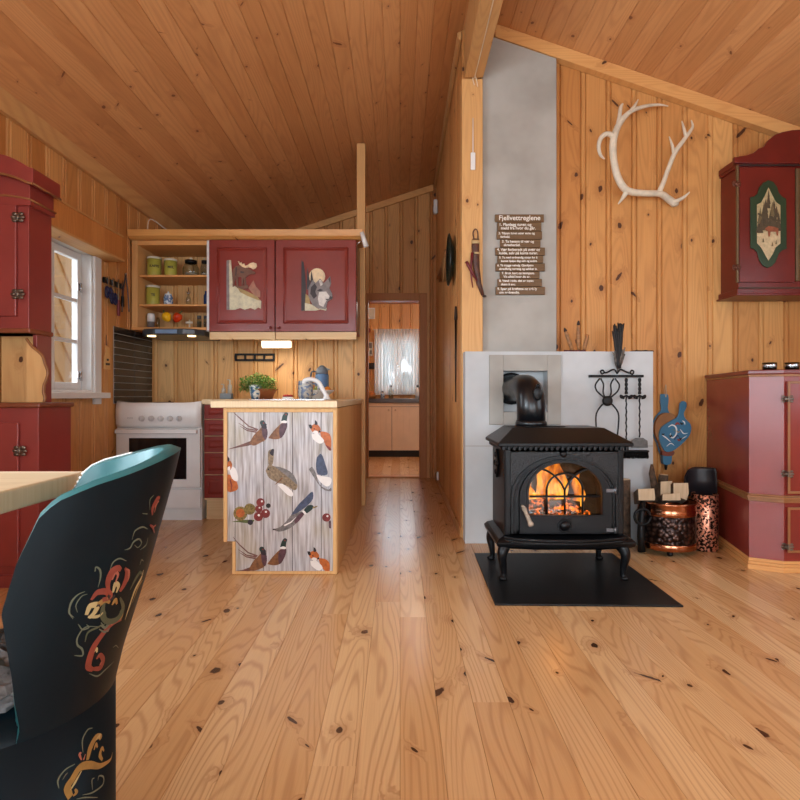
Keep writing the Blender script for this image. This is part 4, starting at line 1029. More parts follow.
# fire
bark = paint('charred bark', (44,30,24), .9, .4, scale=40)
g = N('embers'); n = g.noise(g.obj(), 28, 3, .6); g.b.inputs['Base Color'].default_value = srgb(40,24,18)
em = g.mix(g.maprange(n, .48, .62), srgb(40,8,2), srgb(255,130,30)); g.t.links.new(em, g.b.inputs['Emission Color']); g.t.links.new(g.maprange(n, .45, .66, 0, 3.2), g.b.inputs['Emission Strength'])
for i, (x0, x1, y, z, r, lab) in enumerate(((.66, .93, 2.96, .335, .030, 'glowing log lying at the front of the stove fire'), (.70, .96, 3.04, .340, .032, 'glowing log lying at the back of the stove fire'))):
    t = MB(); t.tube([(x0, y, z), ((x0+x1)/2, y+.01, z+.006), (x1, y, z-.004)], [r*.9, r, r*.85], 12)
    tag(t.build('fire_log', g.mat), lab, 'log', 'logs burning in the stove')
t = MB()
for i in range(110): t.ball((random.uniform(.64, .97), random.uniform(2.86, 3.09), .262+random.uniform(0, .042)), random.uniform(.008, .017), noise=.2, n=6)
tag(t.build('ember_bed', g.mat), 'bed of glowing embers inside the stove', 'embers', None, 'stuff')
g = N('flame'); sp = g.n('ShaderNodeSeparateXYZ'); g.t.links.new(g.obj(), sp.inputs[0])
n = g.noise(g.comb(g.math('MULTIPLY', sp.outputs[0], 26.0), g.math('MULTIPLY', sp.outputs[1], 20.0), g.math('MULTIPLY', sp.outputs[2], 7.0)), 1, 3)
e = g.n('ShaderNodeEmission'); g.t.links.new(g.mix(g.maprange(n, .35, .65), srgb(255,120,18), srgb(255,196,80)), e.inputs[0]); g.t.links.new(g.maprange(n, .3, .7, .6, 2.4), e.inputs[1])
tr = g.n('ShaderNodeBsdfTransparent'); mx = g.n('ShaderNodeMixShader'); g.t.links.new(g.maprange(n, .36, .56, .15, .9), mx.inputs[0]); g.t.links.new(tr.outputs[0], mx.inputs[1]); g.t.links.new(e.outputs[0], mx.inputs[2]); g.t.links.new(mx.outputs[0], g.out.inputs[0])
for x, y, h, r, lab in ((.795, 3.0, .30, .085, 'broad tall flame in the middle of the stove fire'), (.93, 2.97, .17, .03, 'narrow flame at the right of the stove fire'), (.69, 3.0, .13, .035, 'low flame at the left of the stove fire')):
    t = MB(); q = spline([(x-.01, y, .335), (x+.008, y, .335+h*.3), (x-.012, y+.01, .335+h*.65), (x+.006, y+.01, .335+h*.97)], 5)
    q = [p if p.z < .62 else Vector((p.x, p.y, .62)) for p in q]
    t.tube(q, lerpw([r*.9, r, r*.75, r*.45 if h > .2 else r*.1], len(q)), 14, flat=.6); tag(t.build('flame', g.mat), lab, 'fire', 'flames in the stove')
fp = bpy.data.lights.new('fire_glow', 'POINT'); fp.energy = .7; fp.color = (1, .45, .12); fp.shadow_soft_size = .05
fo = bpy.data.objects.new('fire_glow', fp); COL.objects.link(fo); fo.location = (.80, 2.90, .45)

# fire tools hanging on the hearth wall
TY = BY-.03
def T4(x, y, d=TY): q = P(550+x/4.706, 310+y/4.706, d); return q
wi = M['blackm']
rk = thing('fire_tool_rack', 'black wrought iron tool rack with scrolls on the grey hearth wall', 'rack', (1.3, TY, .98))
t = MB(); a, b = T4(190, 317), T4(440, 305); t.box(a.x, b.x, TY-.006, TY+.004, a.z, b.z, .002)
for x in (.02, .98):
    xx = a.x+(b.x-a.x)*x; t.box(xx-.008, xx+.008, TY+.002, BY-.001, a.z, b.z)
t.build('bar', wi, rk)
t = MB()
t.tube(spline([T4(256,296), T4(244,300), T4(238,288), T4(250,284), T4(262,296), T4(300,280), T4(316,300)], 5), .005, 8)
t.tube(spline([T4(316,300), T4(332,280), T4(372,296), T4(384,284), T4(394,290), T4(388,302), T4(376,296)], 5), .005, 8); t.build('scroll', wi, rk)
d2 = TY-.018
tg = thing('log_tongs', 'black iron log tongs hanging at the left of the tool rack', 'tongs', T4(268, 580, d2))
t = MB()
for pts in ([(234,322),(214,352),(220,380),(250,408),(270,426),(300,452),(322,488),(322,540),(316,600)], [(306,322),(326,352),(318,382),(290,408),(270,426),(240,452),(218,490),(217,545),(222,600)], [(238,322),(252,350),(250,385),(258,412)], [(300,322),(286,350),(288,385),(280,412)]):
    t.tube(spline([T4(x, y, d2) for x, y in pts], 5), .005, 8)
t.build('arm', wi, tg)
t = MB(); t.lathe([(.030, -.008), (.030, .008), (.02, .012), (0, .012)], T4(270, 428, d2), 18, R90); t.build('pivot', wi, tg)
def tool(name, lab, cat, x, head):
    r = thing(name, lab, cat, T4(x, 640, d2))
    t = MB(); q = [T4(x, 320+i*4, d2) for i in range(20)]; t.tube(q, [.0065+.004*abs(math.sin(i*.62)) for i in range(20)], 8)
    for s in (-1, 1): t.tube(spline([T4(x, 402, d2), T4(x+s*12, 408, d2), T4(x+s*26, 402, d2), T4(x+s*24, 412, d2), T4(x+s*10, 416, d2)], 4), .006, 8)
    t.build('handle', wi, r)
    t = MB(); n = 40; q = [T4(x+1.4*math.sin(i*.9), 400+i*(200/n), d2) for i in range(n+1)]; t.tube(q, [.004+.0012*abs(math.sin(i*.9)) for i in range(n+1)], 6); t.build('rod', wi, r)
    return r
r = tool('hearth_shovel', 'black iron shovel with grey blade hanging at the right of the tool rack', 'shovel', 422, 0)
t = MB(); t.prism([T4(404,602,d2), T4(440,602,d2), T4(460,616,d2), T4(462,648,d2), T4(382,648,d2), T4(384,616,d2)], (0, .006, 0), .002); t.build('blade', paint('grey blade', (104,104,102), .5, .2, scale=40), r)
d2 -= .02
r = tool('hearth_brush', 'black hearth brush hanging between the tongs and the shovel', 'brush', 359, 0)
t = MB(); a, b = T4(318, 692, d2), T4(462, 660, d2); t.box(a.x, b.x, d2-.02, d2+.02, b.z-.01, b.z, .003); t.build('stock', wi, r)
t = MB()
for i in range(260):
    x = random.uniform(a.x, b.x); y = d2+random.uniform(-.018, .018); t.tube([(x, y, b.z-.008), (x+random.uniform(-.008, .008), y+random.uniform(-.006, .006), a.z-random.uniform(0, .01))], .0016, 3)
t.build('bristles', wi, r)
t = MB(); q = T4(359, 600, d2); t.tube([q, Vector((q.x, q.y, b.z-.002))], .005, 6); t.build('rod', wi, r)
# feathers standing behind the rack
fb = thing('feather_bunch', 'bunch of black and grey bird feathers stuck behind the tool rack', 'feathers', T4(325, 300, TY+.008))
t = MB(); fd = paint('black feather', (30,28,28), .6, .3, scale=40); fg = paint('grey feather', (120,112,104), .7, .3, scale=60)
for i in range(26):
    x0 = 322+random.uniform(-10, 12); x1 = 318+random.uniform(-30, 32); y1 = 62+random.uniform(-6, 45)
    a = T4(x0, 275, TY-.002+random.uniform(-.01, .012)); b = T4(x1, y1, TY-.005+random.uniform(-.02, .012)); m_ = a.lerp(b, .5)+Vector((random.uniform(-.006, .006), 0, 0))
    t.tube(spline([a, m_, b], 5), lerpw([.0025, .007, .008, .004], 11), 5, flat=.3)
t.build('plume', fd, fb)
t = MB()
for i in range(9):
    a = T4(322+random.uniform(-6, 8), 290, TY); b = T4((296 if i % 2 else 344)+random.uniform(-8, 12), 165+random.uniform(0, 70), TY-.004*i*.5)
    t.tube(spline([a, a.lerp(b, .5), b], 4), lerpw([.002, .008, .003], 9), 5, flat=.25)
t.build('small_feather', fg, fb)
# carved sticks on the ledge of the hearth wall
wd = paint('carved birch', (176,124,78), .6, .25, scale=40); tipm = paint('burnt tip', (58,42,34), .7, .2)
for (x0, y0, x1, y1, lab) in ((104,190,68,84,'carved wooden stick leaning left on the chimney ledge'), (134,194,134,50,'tallest carved wooden stick on the chimney ledge'), (160,194,180,104,'short carved wooden stick leaning right on the chimney ledge')):
    a = T4(x0, y0, 3.56); a.z = BZ+.014; b = T4(x1, y1, 3.56); r = thing('carved_stick', lab, 'stick', Vector((a.x, a.y, BZ)), 'carved sticks on the chimney ledge')
    t = MB(); t.tube([a, a.lerp(b, .3), a.lerp(b, .7), a.lerp(b, .86)], [.010, .013, .012, .010], 8); t.build('shaft', wd, r)
    if x0 != 160:
        t = MB(); t.tube([a.lerp(b, .84), a.lerp(b, .93), b], [.011, .009, .003], 8); t.build('tip', tipm, r)
t = MB(); a = T4(78, 190, 3.55)
for i in range(16): t.ball(Vector((a.x+.008*i-.01, 3.545+random.uniform(-.008, .006), BZ+.006+.004*random.random())), .0075, n=6)
tag(t.build('red_bead_string', paint('dark red beads', (96,40,34), .5)), 'string of small dark red beads at the foot of the carved sticks', 'beads')
t = MB()
for i in range(14):
    q = T4(392+i*6, 194, 3.56); t.tube([Vector((q.x-.02, 3.56+.01*random.random(), BZ+.006+.003*random.random())), Vector((q.x+.025, 3.56, BZ+.007+.006*random.random()))], .003, 5)
tag(t.build('twig_bundle', tipm), 'thin dark twigs lying on the right end of the chimney ledge', 'twigs')

# bellows
by = 3.66
bl = thing('bellows', 'blue painted hand bellows with flowers hanging on the pine wall', 'bellows', T4(545, 750, by))
blue = paint('bellows blue', (62,118,150), .4, .08)
def outline(pts, d): return [Vector((v.x, d, v.z)) for v in spline([T4(x, y, by) for x, y in pts+[pts[0]]], 4)[:-1]]
back = [(528,396),(560,396),(566,420),(562,460),(570,484),(592,520),(596,570),(584,630),(566,690),(530,690),(510,630),(490,580),(492,530),(512,492),(530,470),(526,430)]
t = MB(); t.prism(outline(back, 3.692), (0, -.012, 0), .002); t.build('back_board', blue, bl)
t = MB(); lea = [(514,496),(540,484),(580,492),(600,540),(590,610),(570,668),(528,668),(510,625),(492,580),(494,530)]
t.prism(outline(lea, 3.679), (0, -.030, 0), .004); t.build('leather', paint('tan leather', (160,108,62), .6, .15), bl)
front = [(602,440),(616,428),(634,436),(634,458),(622,484),(628,508),(652,536),(656,566),(644,596),(612,630),(572,660),(536,664),(512,624),(506,584),(520,548),(556,524),(590,504),(600,476)]
t = MB(); t.prism(outline(front, 3.648), (0, -.012, 0), .002); fbd = t.build('front_board', blue, bl)
t = MB(); t.prism(outline([(526,664),(576,664),(572,688),(566,724),(532,724),(528,688)], 3.690), (0, -.04, 0), .003); t.build('nose_block', blue, bl)
t = MB(); t.prism(outline([(524,662),(578,662),(574,684),(528,684)], 3.690), (0, -.044, 0), .002); t.build('nose_band', paint('brown band', (128,62,42), .6), bl)
t = MB(); t.tube([T4(546,722,3.67), T4(545,752,3.67)], [.012, .007], 10); t.build('nozzle', M['blackm'], bl)
t = MB(); t.tube(spline([T4(544,410,3.675), T4(541,385,3.685), T4(545,350,3.69), T4(548,385,3.685), T4(546,410,3.675)], 4), .002, 5); t.build('hanging_cord', paint('cord', (200,180,150), .8), bl)
cols = {'w': paint('paint white', (226,226,222), .45, .02), 'o': paint('paint ochre', (190,140,64), .45, .05), 'r': paint('paint rust', (150,58,42), .45, .1), 'g': paint('paint sage', (108,120,84), .45, .08), 'k': paint('paint dark', (34,30,34), .45, .05), 'n': paint('paint navy', (40,56,96), .45, .05)}
t = MB()
for col, pts, w in (('w', [(548,550),(566,540),(584,552),(586,580),(570,600),(556,592),(560,578)], .010), ('w', [(520,588),(538,600),(560,620)], .008), ('w', [(604,560),(620,580),(640,578)], .007), ('w', [(600,612),(620,600),(636,590)], .005), ('w', [(540,640),(560,626),(576,636)], .006), ('n', [(575,610),(590,590),(600,596)], .010), ('r', [(580,540),(592,532),(602,540)], .014), ('k', [(604,528),(612,536),(618,530)], .013), ('w', [(614,520),(624,528),(626,540)], .008), ('k', [(552,588),(560,594),(566,586)], .014), ('r', [(590,606),(600,612),(608,604)], .013), ('k', [(600,598),(606,606),(614,600)], .010), ('o', [(586,566),(594,574),(604,570)], .006), ('k', [(518,580),(524,586),(530,580)], .011), ('g', [(566,560),(578,566),(584,574)], .005)):
    q = spline([T4(x, y, by) for x, y in pts], 4); q = [Vector((p.x, 3.6355, p.z)) for p in q]
    t.m(cols[col]); t.ribbon(q, lerpw([w*.4, w, w*.8, w*.3], len(q)), Vector((0,-1,0)), .0002)
t.build('painted_flowers', None, fbd)

# copper log bucket
copper = paint('polished copper', (206,140,104), .22, .12, metal=1.0, scale=10)
def hammered(name, c1, c2, sc, met=.9):
    g = N(name); v = g.n('ShaderNodeTexVoronoi'); v.inputs['Scale'].default_value = sc; g.t.links.new(g.obj(), v.inputs['Vector'])
    g.t.links.new(g.mix(g.maprange(v.outputs['Distance'], .25, .6), srgb(*c1), srgb(*c2)), g.b.inputs['Base Color']); g.b.inputs['Metallic'].default_value = met; g.b.inputs['Roughness'].default_value = .32
    g.bump(g.math('MULTIPLY', v.outputs['Distance'], -1.0), .8, .008); return g.mat
bc = Vector((1.552, 3.315, .0))
lb = thing('log_bucket', 'hammered dark copper log bucket with bright copper bands beside the stove', 'bucket', bc)
t = MB(); R = .158
t.lathe([(R*.94, .035), (R*.97, .05), (R*.97, .23), (R*.95, .24), (R*.93, .235), (R*.93, .05), (0, .045)], bc, 40); bb = t.build('body', hammered('hammered dark copper', (92,70,62), (42,32,30), 46), lb)
t = MB(); t.lathe([(R*.975, .222), (R*1.0, .226), (R*1.0, .25), (R*.985, .256), (R*1.0, .262), (R*1.0, .282), (R*1.03, .288), (R*1.03, .294), (R*.99, .296), (R*.96, .29), (R*.95, .222)], bc, 40, cap=False); t.build('rim_band', copper, lb)
t = MB(); t.lathe([(R*.95, .03), (R*1.0, .034), (R*1.0, .064), (R*.985, .068), (R*.96, .068)], bc, 40, cap=False); t.build('base_band', copper, lb)
for a in (.3, 2.2, 4.4): t = MB(); t.ball(bc+Vector((R*.8*math.cos(a), R*.8*math.sin(a), .017)), .017, n=6); t.build('foot', M['blackm'], lb)
t = MB(); hx = bc.x-R-.012
t.tube([(hx+.006, bc.y-.06, .30), (hx-.004, bc.y-.06, .20), (hx-.006, bc.y-.06, .10), (hx-.002, bc.y-.06, .012)], [.014, .020, .020, .022], 10); t.tube([(hx-.006+.045*math.cos(i*PI/8), bc.y-.08, .215+.045*math.sin(i*PI/8)) for i in range(17)], .008, 8); t.build('handle', M['blackm'], lb)
ends = pine('split log end', 'X', 'Z', 3.0, (226,206,176), (206,180,144), (168,134,96), off=-1.5, kp=0.0, rough=.8)
brk = paint('log bark', (112,90,72), .9, .4, scale=25, bump=.5, bscale=40)
def T8(x, y, d): return P(620+x/6.15, 440+y/6.15, d)
def log(lab, poly, d, length, tilt, mat2=None):
    Q = [T8(x, y, d) for x, y in poly]; c = sum(Q, Vector())/len(Q)
    r = thing('firewood_log', lab, 'log', Vector((c.x, d, min(q.z for q in Q))), 'firewood in the copper bucket')
    dv = Vector((tilt, length, -length*.55))
    t = MB(); t.prism(Q, dv, .003); t.build('bark', brk if mat2 is None else mat2, r)
    t = MB(); t.prism([c+(q-c)*.95+Vector((0,-.0012,0)) for q in Q], (0, .001, 0)); t.build('split_face', ends, r)
log('split log at the front left of the copper bucket', [(108,300),(212,296),(218,358),(214,372),(112,372)], 3.25, .06, .0)
log('split log at the back left of the front row in the copper bucket', [(248,254),(322,248),(322,322),(312,366),(246,366)], 3.30, .08, .0)
log('broad split log at the right of the copper bucket', [(326,262),(420,262),(424,330),(410,372),(326,340)], 3.27, .06, -.0)
log('low split log in the middle front of the copper bucket', [(260,332),(372,326),(376,372),(258,372)], 3.235, .03, .0)
for lab, x0, y0, x1, y1, d, rr in (('round bark log standing at the back of the copper bucket', 270, 380, 268, 214, 3.40, .030), ('dark crooked branch standing in the copper bucket', 215, 380, 196, 150, 3.39, .020)):
    a, b = T8(x0, y0, d), T8(x1, y1, d); r = thing('firewood_log', lab, 'log', a, 'firewood in the copper bucket')
    q = [a, a.lerp(b, .4)+Vector((.006, 0, 0)), a.lerp(b, .75)-Vector((.004, 0, 0)), b]; t = MB(); t.tube(q, [rr, rr*1.05, rr*.95, rr*(.9 if rr > .025 else .4)], 10); t.build('bark', brk, r)
    if rr > .025:
        t = MB(); t.tube([b-Vector((0, 0, .002)), b+Vector((0, 0, .002))], rr*.82, 10); t.build('cut_end', ends, r)
r = thing('firewood_log', 'bark covered log standing on the floor between stove and copper bucket', 'log', Vector((1.335, 3.425, 0)))
t = MB(); t.tube([(1.337, 3.425, .0), (1.335, 3.425, .2), (1.337, 3.425, .40)], [.048, .047, .045], 12); t.build('bark', brk, r)
t = MB(); t.lathe([(.042, .40), (.042, .402), (0, .403)], (1.337, 3.425, 0), 12); t.build('cut_end', ends, r)

# coal hod
hc = Vector((1.790, 3.35, 0))
g = N('mottled copper'); v = g.noise(g.obj(), 75, 2, .6); k = g.maprange(v, .47, .53)
g.t.links.new(g.mix(k, srgb(40,22,16), srgb(222,150,120)), g.b.inputs['Base Color']); g.b.inputs['Metallic'].default_value = .75; g.b.inputs['Roughness'].default_value = .3; g.bump(k, .4, .004)
hd_ = thing('fireside_holder', 'tall mottled copper fireside holder with black back plate by the corner cabinet', 'holder', hc)
t = MB(); t.lathe([(.07, .0), (.074, .006), (.074, .325), (.071, .328), (.069, .325), (.069, .02), (0, .018)], hc, 32); t.build('cylinder', g.mat, hd_)
t = MB(); bm_ = paint('black leather', (34,30,34), .4, .1)
n = 14; rows = []
for j, z in enumerate((.30, .40, .455, .475)):
    row = []
    for i in range(n+1):
        a = PI*.02+PI*.96*i/n; s = 1.0 if j < 2 else (1-.05*(j-1)); zz = z-(.06*max(0, -math.cos(a))**2*(j/3))
        row.append(Vector((hc.x-.020+.098*s*math.cos(a), hc.y+.080*math.sin(a)*.9, zz)))
    rows.append(row)
for off in (0,):
    for r0, r1 in zip(rows, rows[1:]):
        for i in range(n): 
            f = t.face([t.bm.verts.new(p) for p in (r0[i], r0[i+1], r1[i+1], r1[i])]); f.smooth = True
bmesh.ops.remove_doubles(t.bm, verts=list(t.bm.verts), dist=1e-5)
o = t.build('back_plate', bm_, hd_); solid(o, .006)

# corner cabinet on the right
fp_ = [(1.985, 3.69), (1.825, 2.98), (1.958, 2.906), (2.79, 2.906), (2.915, 2.98), (2.985, 3.69)]
cc = thing('corner_cabinet', 'wine red floor cabinet with angled front corner on the right', 'cabinet', (2.4, 3.3, 0))
def ring(off):
    c = Vector((2.4, 3.69)); out = []
    for i, (x, y) in enumerate(fp_):
        p = Vector((x, y))
        if i in (0, 5): out.append((x+(-off if i == 0 else min(off, .01)), y))
        else:
            d = Vector((x-2.4, y-3.45)); d.normalize(); out.append((min(x+d.x*off*1.15, 2.99), y+d.y*off*1.15))
    return out
def slab(mb, off, z0, z1, bev=.003): mb.prism([(x, y, z0) for x, y in ring(off)], (0, 0, z1-z0), bev)
t = MB(); slab(t, 0, .05, 1.005, .002); t.build('body', M['red'], cc)
t = MB(); slab(t, .012, 1.012, 1.035, .005); t.build('top', M['red_dark'], cc)
t = MB(); slab(t, .006, 1.000, 1.012, .002); t.build('top_moulding', M['brownline'], cc)
t = MB(); slab(t, .010, .355, .372, .003); slab(t, .020, .372, .385, .003); slab(t, .008, .385, .392, .002); t.build('middle_moulding', M['brownline'], cc)
t = MB(); slab(t, .016, 0, .026, .003); slab(t, .010, .026, .042, .004); slab(t, .005, .042, .058, .003); t.build('plinth', M['wood_x'], cc)
fx0, fx1 = 1.966, 2.779; xm = (fx0+fx1)/2
for i, (x0, x1) in enumerate(((fx0, xm-.003), (xm+.003, fx1))):
    for z0, z1 in ((.405, .975), (.105, .335)):
        t = MB(); t.box(x0, x1, 2.892, 2.905, z0, z1, .003); d = t.build('door', M['red'], cc)
        t = MB()
        for a in ((x0, x0+.012, z0, z1), (x1-.012, x1, z0, z1), (x0+.012, x1-.012, z0, z0+.012), (x0+.012, x1-.012, z1-.012, z1)): t.box(a[0], a[1], 2.886, 2.8925, a[2], a[3], .002)
        t.build('edge_moulding', M['brownline'], d)
        hx = x0 if i == 0 else x1
        for z in ((z0+.10, z1-.09) if z0 > .3 else (z0+.03,)):
            t = MB(); s = -1 if i == 0 else 1
            t.box(hx-.003, hx+.003, 2.880, 2.905, z-.014, z+.014, .001)
            t.box(hx-.018, hx+.018, 2.884, 2.8985, z-.005, z+.005, .001)
            for q in (-1, 1):
                for dz in (-.013, 0, .013): t.ball((hx+q*(.016+.004*(dz == 0)), 2.898 if q == s else 2.885, z+dz), .0075, 1.3, .35, .8, n=6)
            t.build('hinge', M['pewter'], d)
for px, d, lab in ((769.5, 3.17, 'tealight glass at the left on the corner cabinet'), (792, 3.15, 'tealight glass at the right on the corner cabinet')):
    c = P(px, 370, d); c.z = 1.0355; r = thing('tealight_glass', lab, 'candle', c, 'tealights on the corner cabinet')
    t = MB(); t.lathe([(.026, 0), (.034, .012), (.036, .05), (.034, .05), (.031, .014), (0, .008)], c, 24); t.build('cup', glass('smoky glass', (150,144,138)), r)
    t = MB(); t.lathe([(.03, .016), (.03, .03), (0, .03)], c, 20); t.build('candle', M['white'], r)
    t = MB(); t.lathe([(.0355, .026), (.0365, .03), (.0365, .036), (.0355, .04)], c, 24, cap=False); t.build('rim_band', M['steel'], r)

# hanging cupboard
def T6(x, y, d): return P(690+x/4.21, 120+y/4.21, d)
WY = 3.50
dred = paint('deep red paint', (108,28,22), .32, .1); grn = paint('forest green', (36,62,38), .4, .1); olive = paint('olive brown moulding', (104,80,52), .45, .1)
hx0 = T6(128, 0, 3.70).x; hx1 = 2.86; cxm = (hx0+hx1)/2
hg = thing('hanging_cupboard', 'deep red hanging wall cupboard with painted oval door panel and curved top', 'cupboard', (cxm, 3.6, 1.5))
zb_, zt_ = T6(0, 715, WY).z, T6(0, 190, WY).z
t = MB(); t.box(hx0, hx1, WY, 3.694, zb_, zt_); t.build('body', dred, hg)
t = MB(); t.box(hx0-.012, hx1+.012, WY-.012, 3.694, zt_-.012, zt_+.006, .004); t.build('top_moulding', dred, hg)
t = MB(); t.box(hx0-.004, hx1+.004, WY-.016, WY-.010, zt_-.010, zt_-.001, .001); t.build('top_line', paint('near black line', (34,24,22), .5), hg)
lead = [(187,156),(240,148),(268,138),(290,120),(312,112),(330,85),(358,62),(390,50),(430,42),(466,40)]
half = [T6(x, y, WY-.02) for x, y in lead]; cx2 = half[-1].x
pts = [Vector((q.x, WY-.022, q.z)) for q in half]; mir = [Vector((2*cx2-q.x, q.y, q.z)) for q in pts[::-1][1:]]
lim = hx1+.02
base = [Vector((pts[0].x, WY-.022, zt_+.004))]+pts+mir+[Vector((mir[-1].x, WY-.022, zt_+.004))]
for q in base: q.x = min(q.x, 2.985)
t = MB(); t.prism(base, (0, .026, 0), .003)
t.box(hx0-.016, hx0+.030, WY-.0205, 3.694, zt_+.004, half[0].z, .003); t.build('pediment', dred, hg)
z6 = lambda y: T6(0, y, WY).z
t = MB(); t.box(hx0-.03, hx1+.03, WY-.03, 3.694, z6(742), z6(735), .002); t.box(hx0-.018, hx1+.018, WY-.018, 3.694, z6(735), z6(712), .004); t.build('bottom_moulding', dred, hg)
t = MB(); t.box(hx0-.004, hx1, WY-.006, WY, z6(714), z6(704), .001); t.build('bottom_line', paint('base line', (70,48,34), .5), hg)
dx0, dx1 = T6(203, 0, WY).x, T6(436, 0, WY).x
for i in range(2):
    f = (lambda x: x) if i == 0 else (lambda x: 2*cx2-x)
    def bx2(mb, xa, xb, *a): 
        xa, xb = sorted((f(xa), f(xb))); mb.box(xa, xb, *a)
    t = MB(); bx2(t, dx0, dx1, WY-.014, WY-.001, z6(684), z6(202), .002); d = t.build('door', dred, hg)
    t = MB(); bx2(t, dx0-.018, dx0-.006, WY-.02, WY-.001, z6(688), z6(195), .004); t.build('door_edge', olive, hg)
    t = MB(); bx2(t, dx1+.004, dx1+.026, WY-.02, WY-.001, z6(680), z6(208), .004); t.build('door_edge', olive, hg)
    ov = [(245,330),(262,326),(276,314),(282,290),(300,268),(320,258),(342,266),(358,288),(366,314),(380,328),(396,336),(398,545),(380,552),(366,564),(350,604),(334,620),(316,626),(298,616),(284,596),(274,560),(262,548),(246,542)]
    t = MB(); t.prism([Vector((f(q.x), WY-.0145, q.z)) for q in (T6(x, y, WY) for x, y in ov)], (0, -.008, 0), .003); op = t.build('oval_panel', grn, d)
    lc_ = [0]
    def pic(mb, col, pts, lay, wob=0):
        lc_[0] += .42; lay = lc_[0]; mb.m(col); mb.prism([Vector((f(q.x), WY-.0225-.0006*lay, q.z)) for q in (T6(x, y, WY) for x, y in pts)], (0, -.0008, 0))
    inn = [(272,362),(290,352),(304,326),(320,290),(338,326),(350,350),(370,364),(370,524),(350,540),(338,568),(320,596),(304,568),(290,542),(272,522)]
    t = MB(); c_ = {k: paint('winter '+k, c, .5, .15, scale=60) for k, c in (('sky', (190,170,126)), ('snow', (206,184,144)), ('tree', (112,98,66)), ('dark', (82,70,50)), ('coat', (150,84,54)))} if i == 0 else c_
    pic(t, c_['sky'], inn, 0); pic(t, c_['snow'], [(272,490),(300,478),(340,462),(370,470),(370,524),(350,540),(338,568),(320,596),(304,568),(290,542),(272,522)], 1)
    for tx, ty, w_, h_ in ((282,400,16,80), (296,380,14,80), (310,372,16,84), (330,380,16,80), (346,384,14,80), (362,392,12,80), (320,300,8,60), (308,336,10,60), (342,340,10,60), (285,372,10,70), (300,352,10,70), (318,318,9,60), (335,350,10,60), (352,366,10,50), (290,420,14,50), (312,400,14,60), (340,410,16,50), (358,420,10,40)):
        pic(t, c_['tree'] if (int(tx)+i) % 2 else c_['dark'], [(tx-w_, ty+h_), (tx-w_*.4, ty+h_*.5), (tx-w_*.6, ty+h_*.5), (tx, ty), (tx+w_*.6, ty+h_*.5), (tx+w_*.4, ty+h_*.5), (tx+w_, ty+h_)], 2)
    pic(t, c_['dark'], [(273,396),(320,420),(369,428),(369,434),(320,427),(273,403)], 3); pic(t, c_['dark'], [(274,470),(310,452),(369,448),(369,456),(312,460),(274,478)], 3)
    pic(t, c_['coat'], [(304,462),(318,452),(345,456),(360,462),(358,492),(352,492),(350,476),(326,476),(324,496),(318,496),(316,474),(306,470)], 4)
    for tx, ty in ((350,520), (334,528), (296,512)): pic(t, c_['tree'], [(tx-4, ty+8), (tx, ty-10), (tx+4, ty+8)], 4)
    t.build('winter_picture', None, op)
    for y in (268, 620):
        t = MB(); c = T6(196, y, WY-.022); c.x = f(c.x); s = 1 if i == 0 else -1
        for q in (-1, 1):
            for dz in (-.012, 0, .012): t.ball(c+Vector((q*s*(.014+.004*(dz == 0)), .0, dz)), .008, 1.4, .35, .8, n=6)
        t.cyl(c+Vector((0,0,-.016)), c+Vector((0,0,.016)), .005, 8); t.box(c.x-.018, c.x+.018, c.y-.002, c.y+.002, c.z-.005, c.z+.005, .001); t.build('hinge', paint('hinge bronze', (106,64,48), .4, metal=.5), d)

# antler
def T2(x, y, d=3.655): return P(580+x/3.636, 80+y/3.636, d)
an = MB()
AK = 1.18
def tine(pts, rs):
    q = spline([T2(*p) for p in pts], 5); an.tube(q, [w_*AK for w_ in lerpw(rs, len(q))], 10)
tine([(348,452,3.66),(320,432,3.65),(292,414,3.63),(235,412,3.60),(172,402,3.58),(140,360,3.57),(124,300,3.57),(120,245,3.57),(126,200,3.57),(146,155,3.58),(182,116,3.59),(235,96,3.61),(285,90,3.63),(322,95,3.65)], [.022, .020, .018, .018, .020, .020, .019, .020, .019, .017, .013, .010, .007, .003])
tine([(168,408,3.58),(155,430,3.585),(138,452,3.60)], [.016, .010, .003]); tine([(124,205,3.57),(100,196,3.56),(78,208,3.55),(68,240,3.55),(74,272,3.56),(90,288,3.57)], [.017, .014, .013, .011, .009, .004])
tine([(138,168,3.58),(144,130,3.59),(148,100,3.60),(156,86,3.61)], [.014, .011, .010, .005]); tine([(186,112,3.59),(200,92,3.60),(212,70,3.62)], [.012, .008, .003])
tine([(330,446,3.655),(352,440,3.64),(378,426,3.62),(400,406,3.60)], [.016, .012, .009, .003])
tine([(286,412,3.63),(304,370,3.62),(322,320,3.61),(346,262,3.60),(376,220,3.60),(398,190,3.61),(410,168,3.62),(404,145,3.63)], [.015, .013, .012, .013, .012, .010, .007, .003])
tine([(342,270,3.60),(336,240,3.60),(324,204,3.61)], [.011, .008, .003]); tine([(386,208,3.60),(378,178,3.61),(370,148,3.63)], [.010, .008, .003])
an.ball(T2(345, 448, 3.672), .026, 1, .8, .9, noise=.06, n=6)
tag(an.build('antler', paint('bleached antler', (226,214,192), .6, .12, scale=14, bump=.3, bscale=60), sub=1), 'large bleached reindeer antler mounted on the pine wall', 'antler')

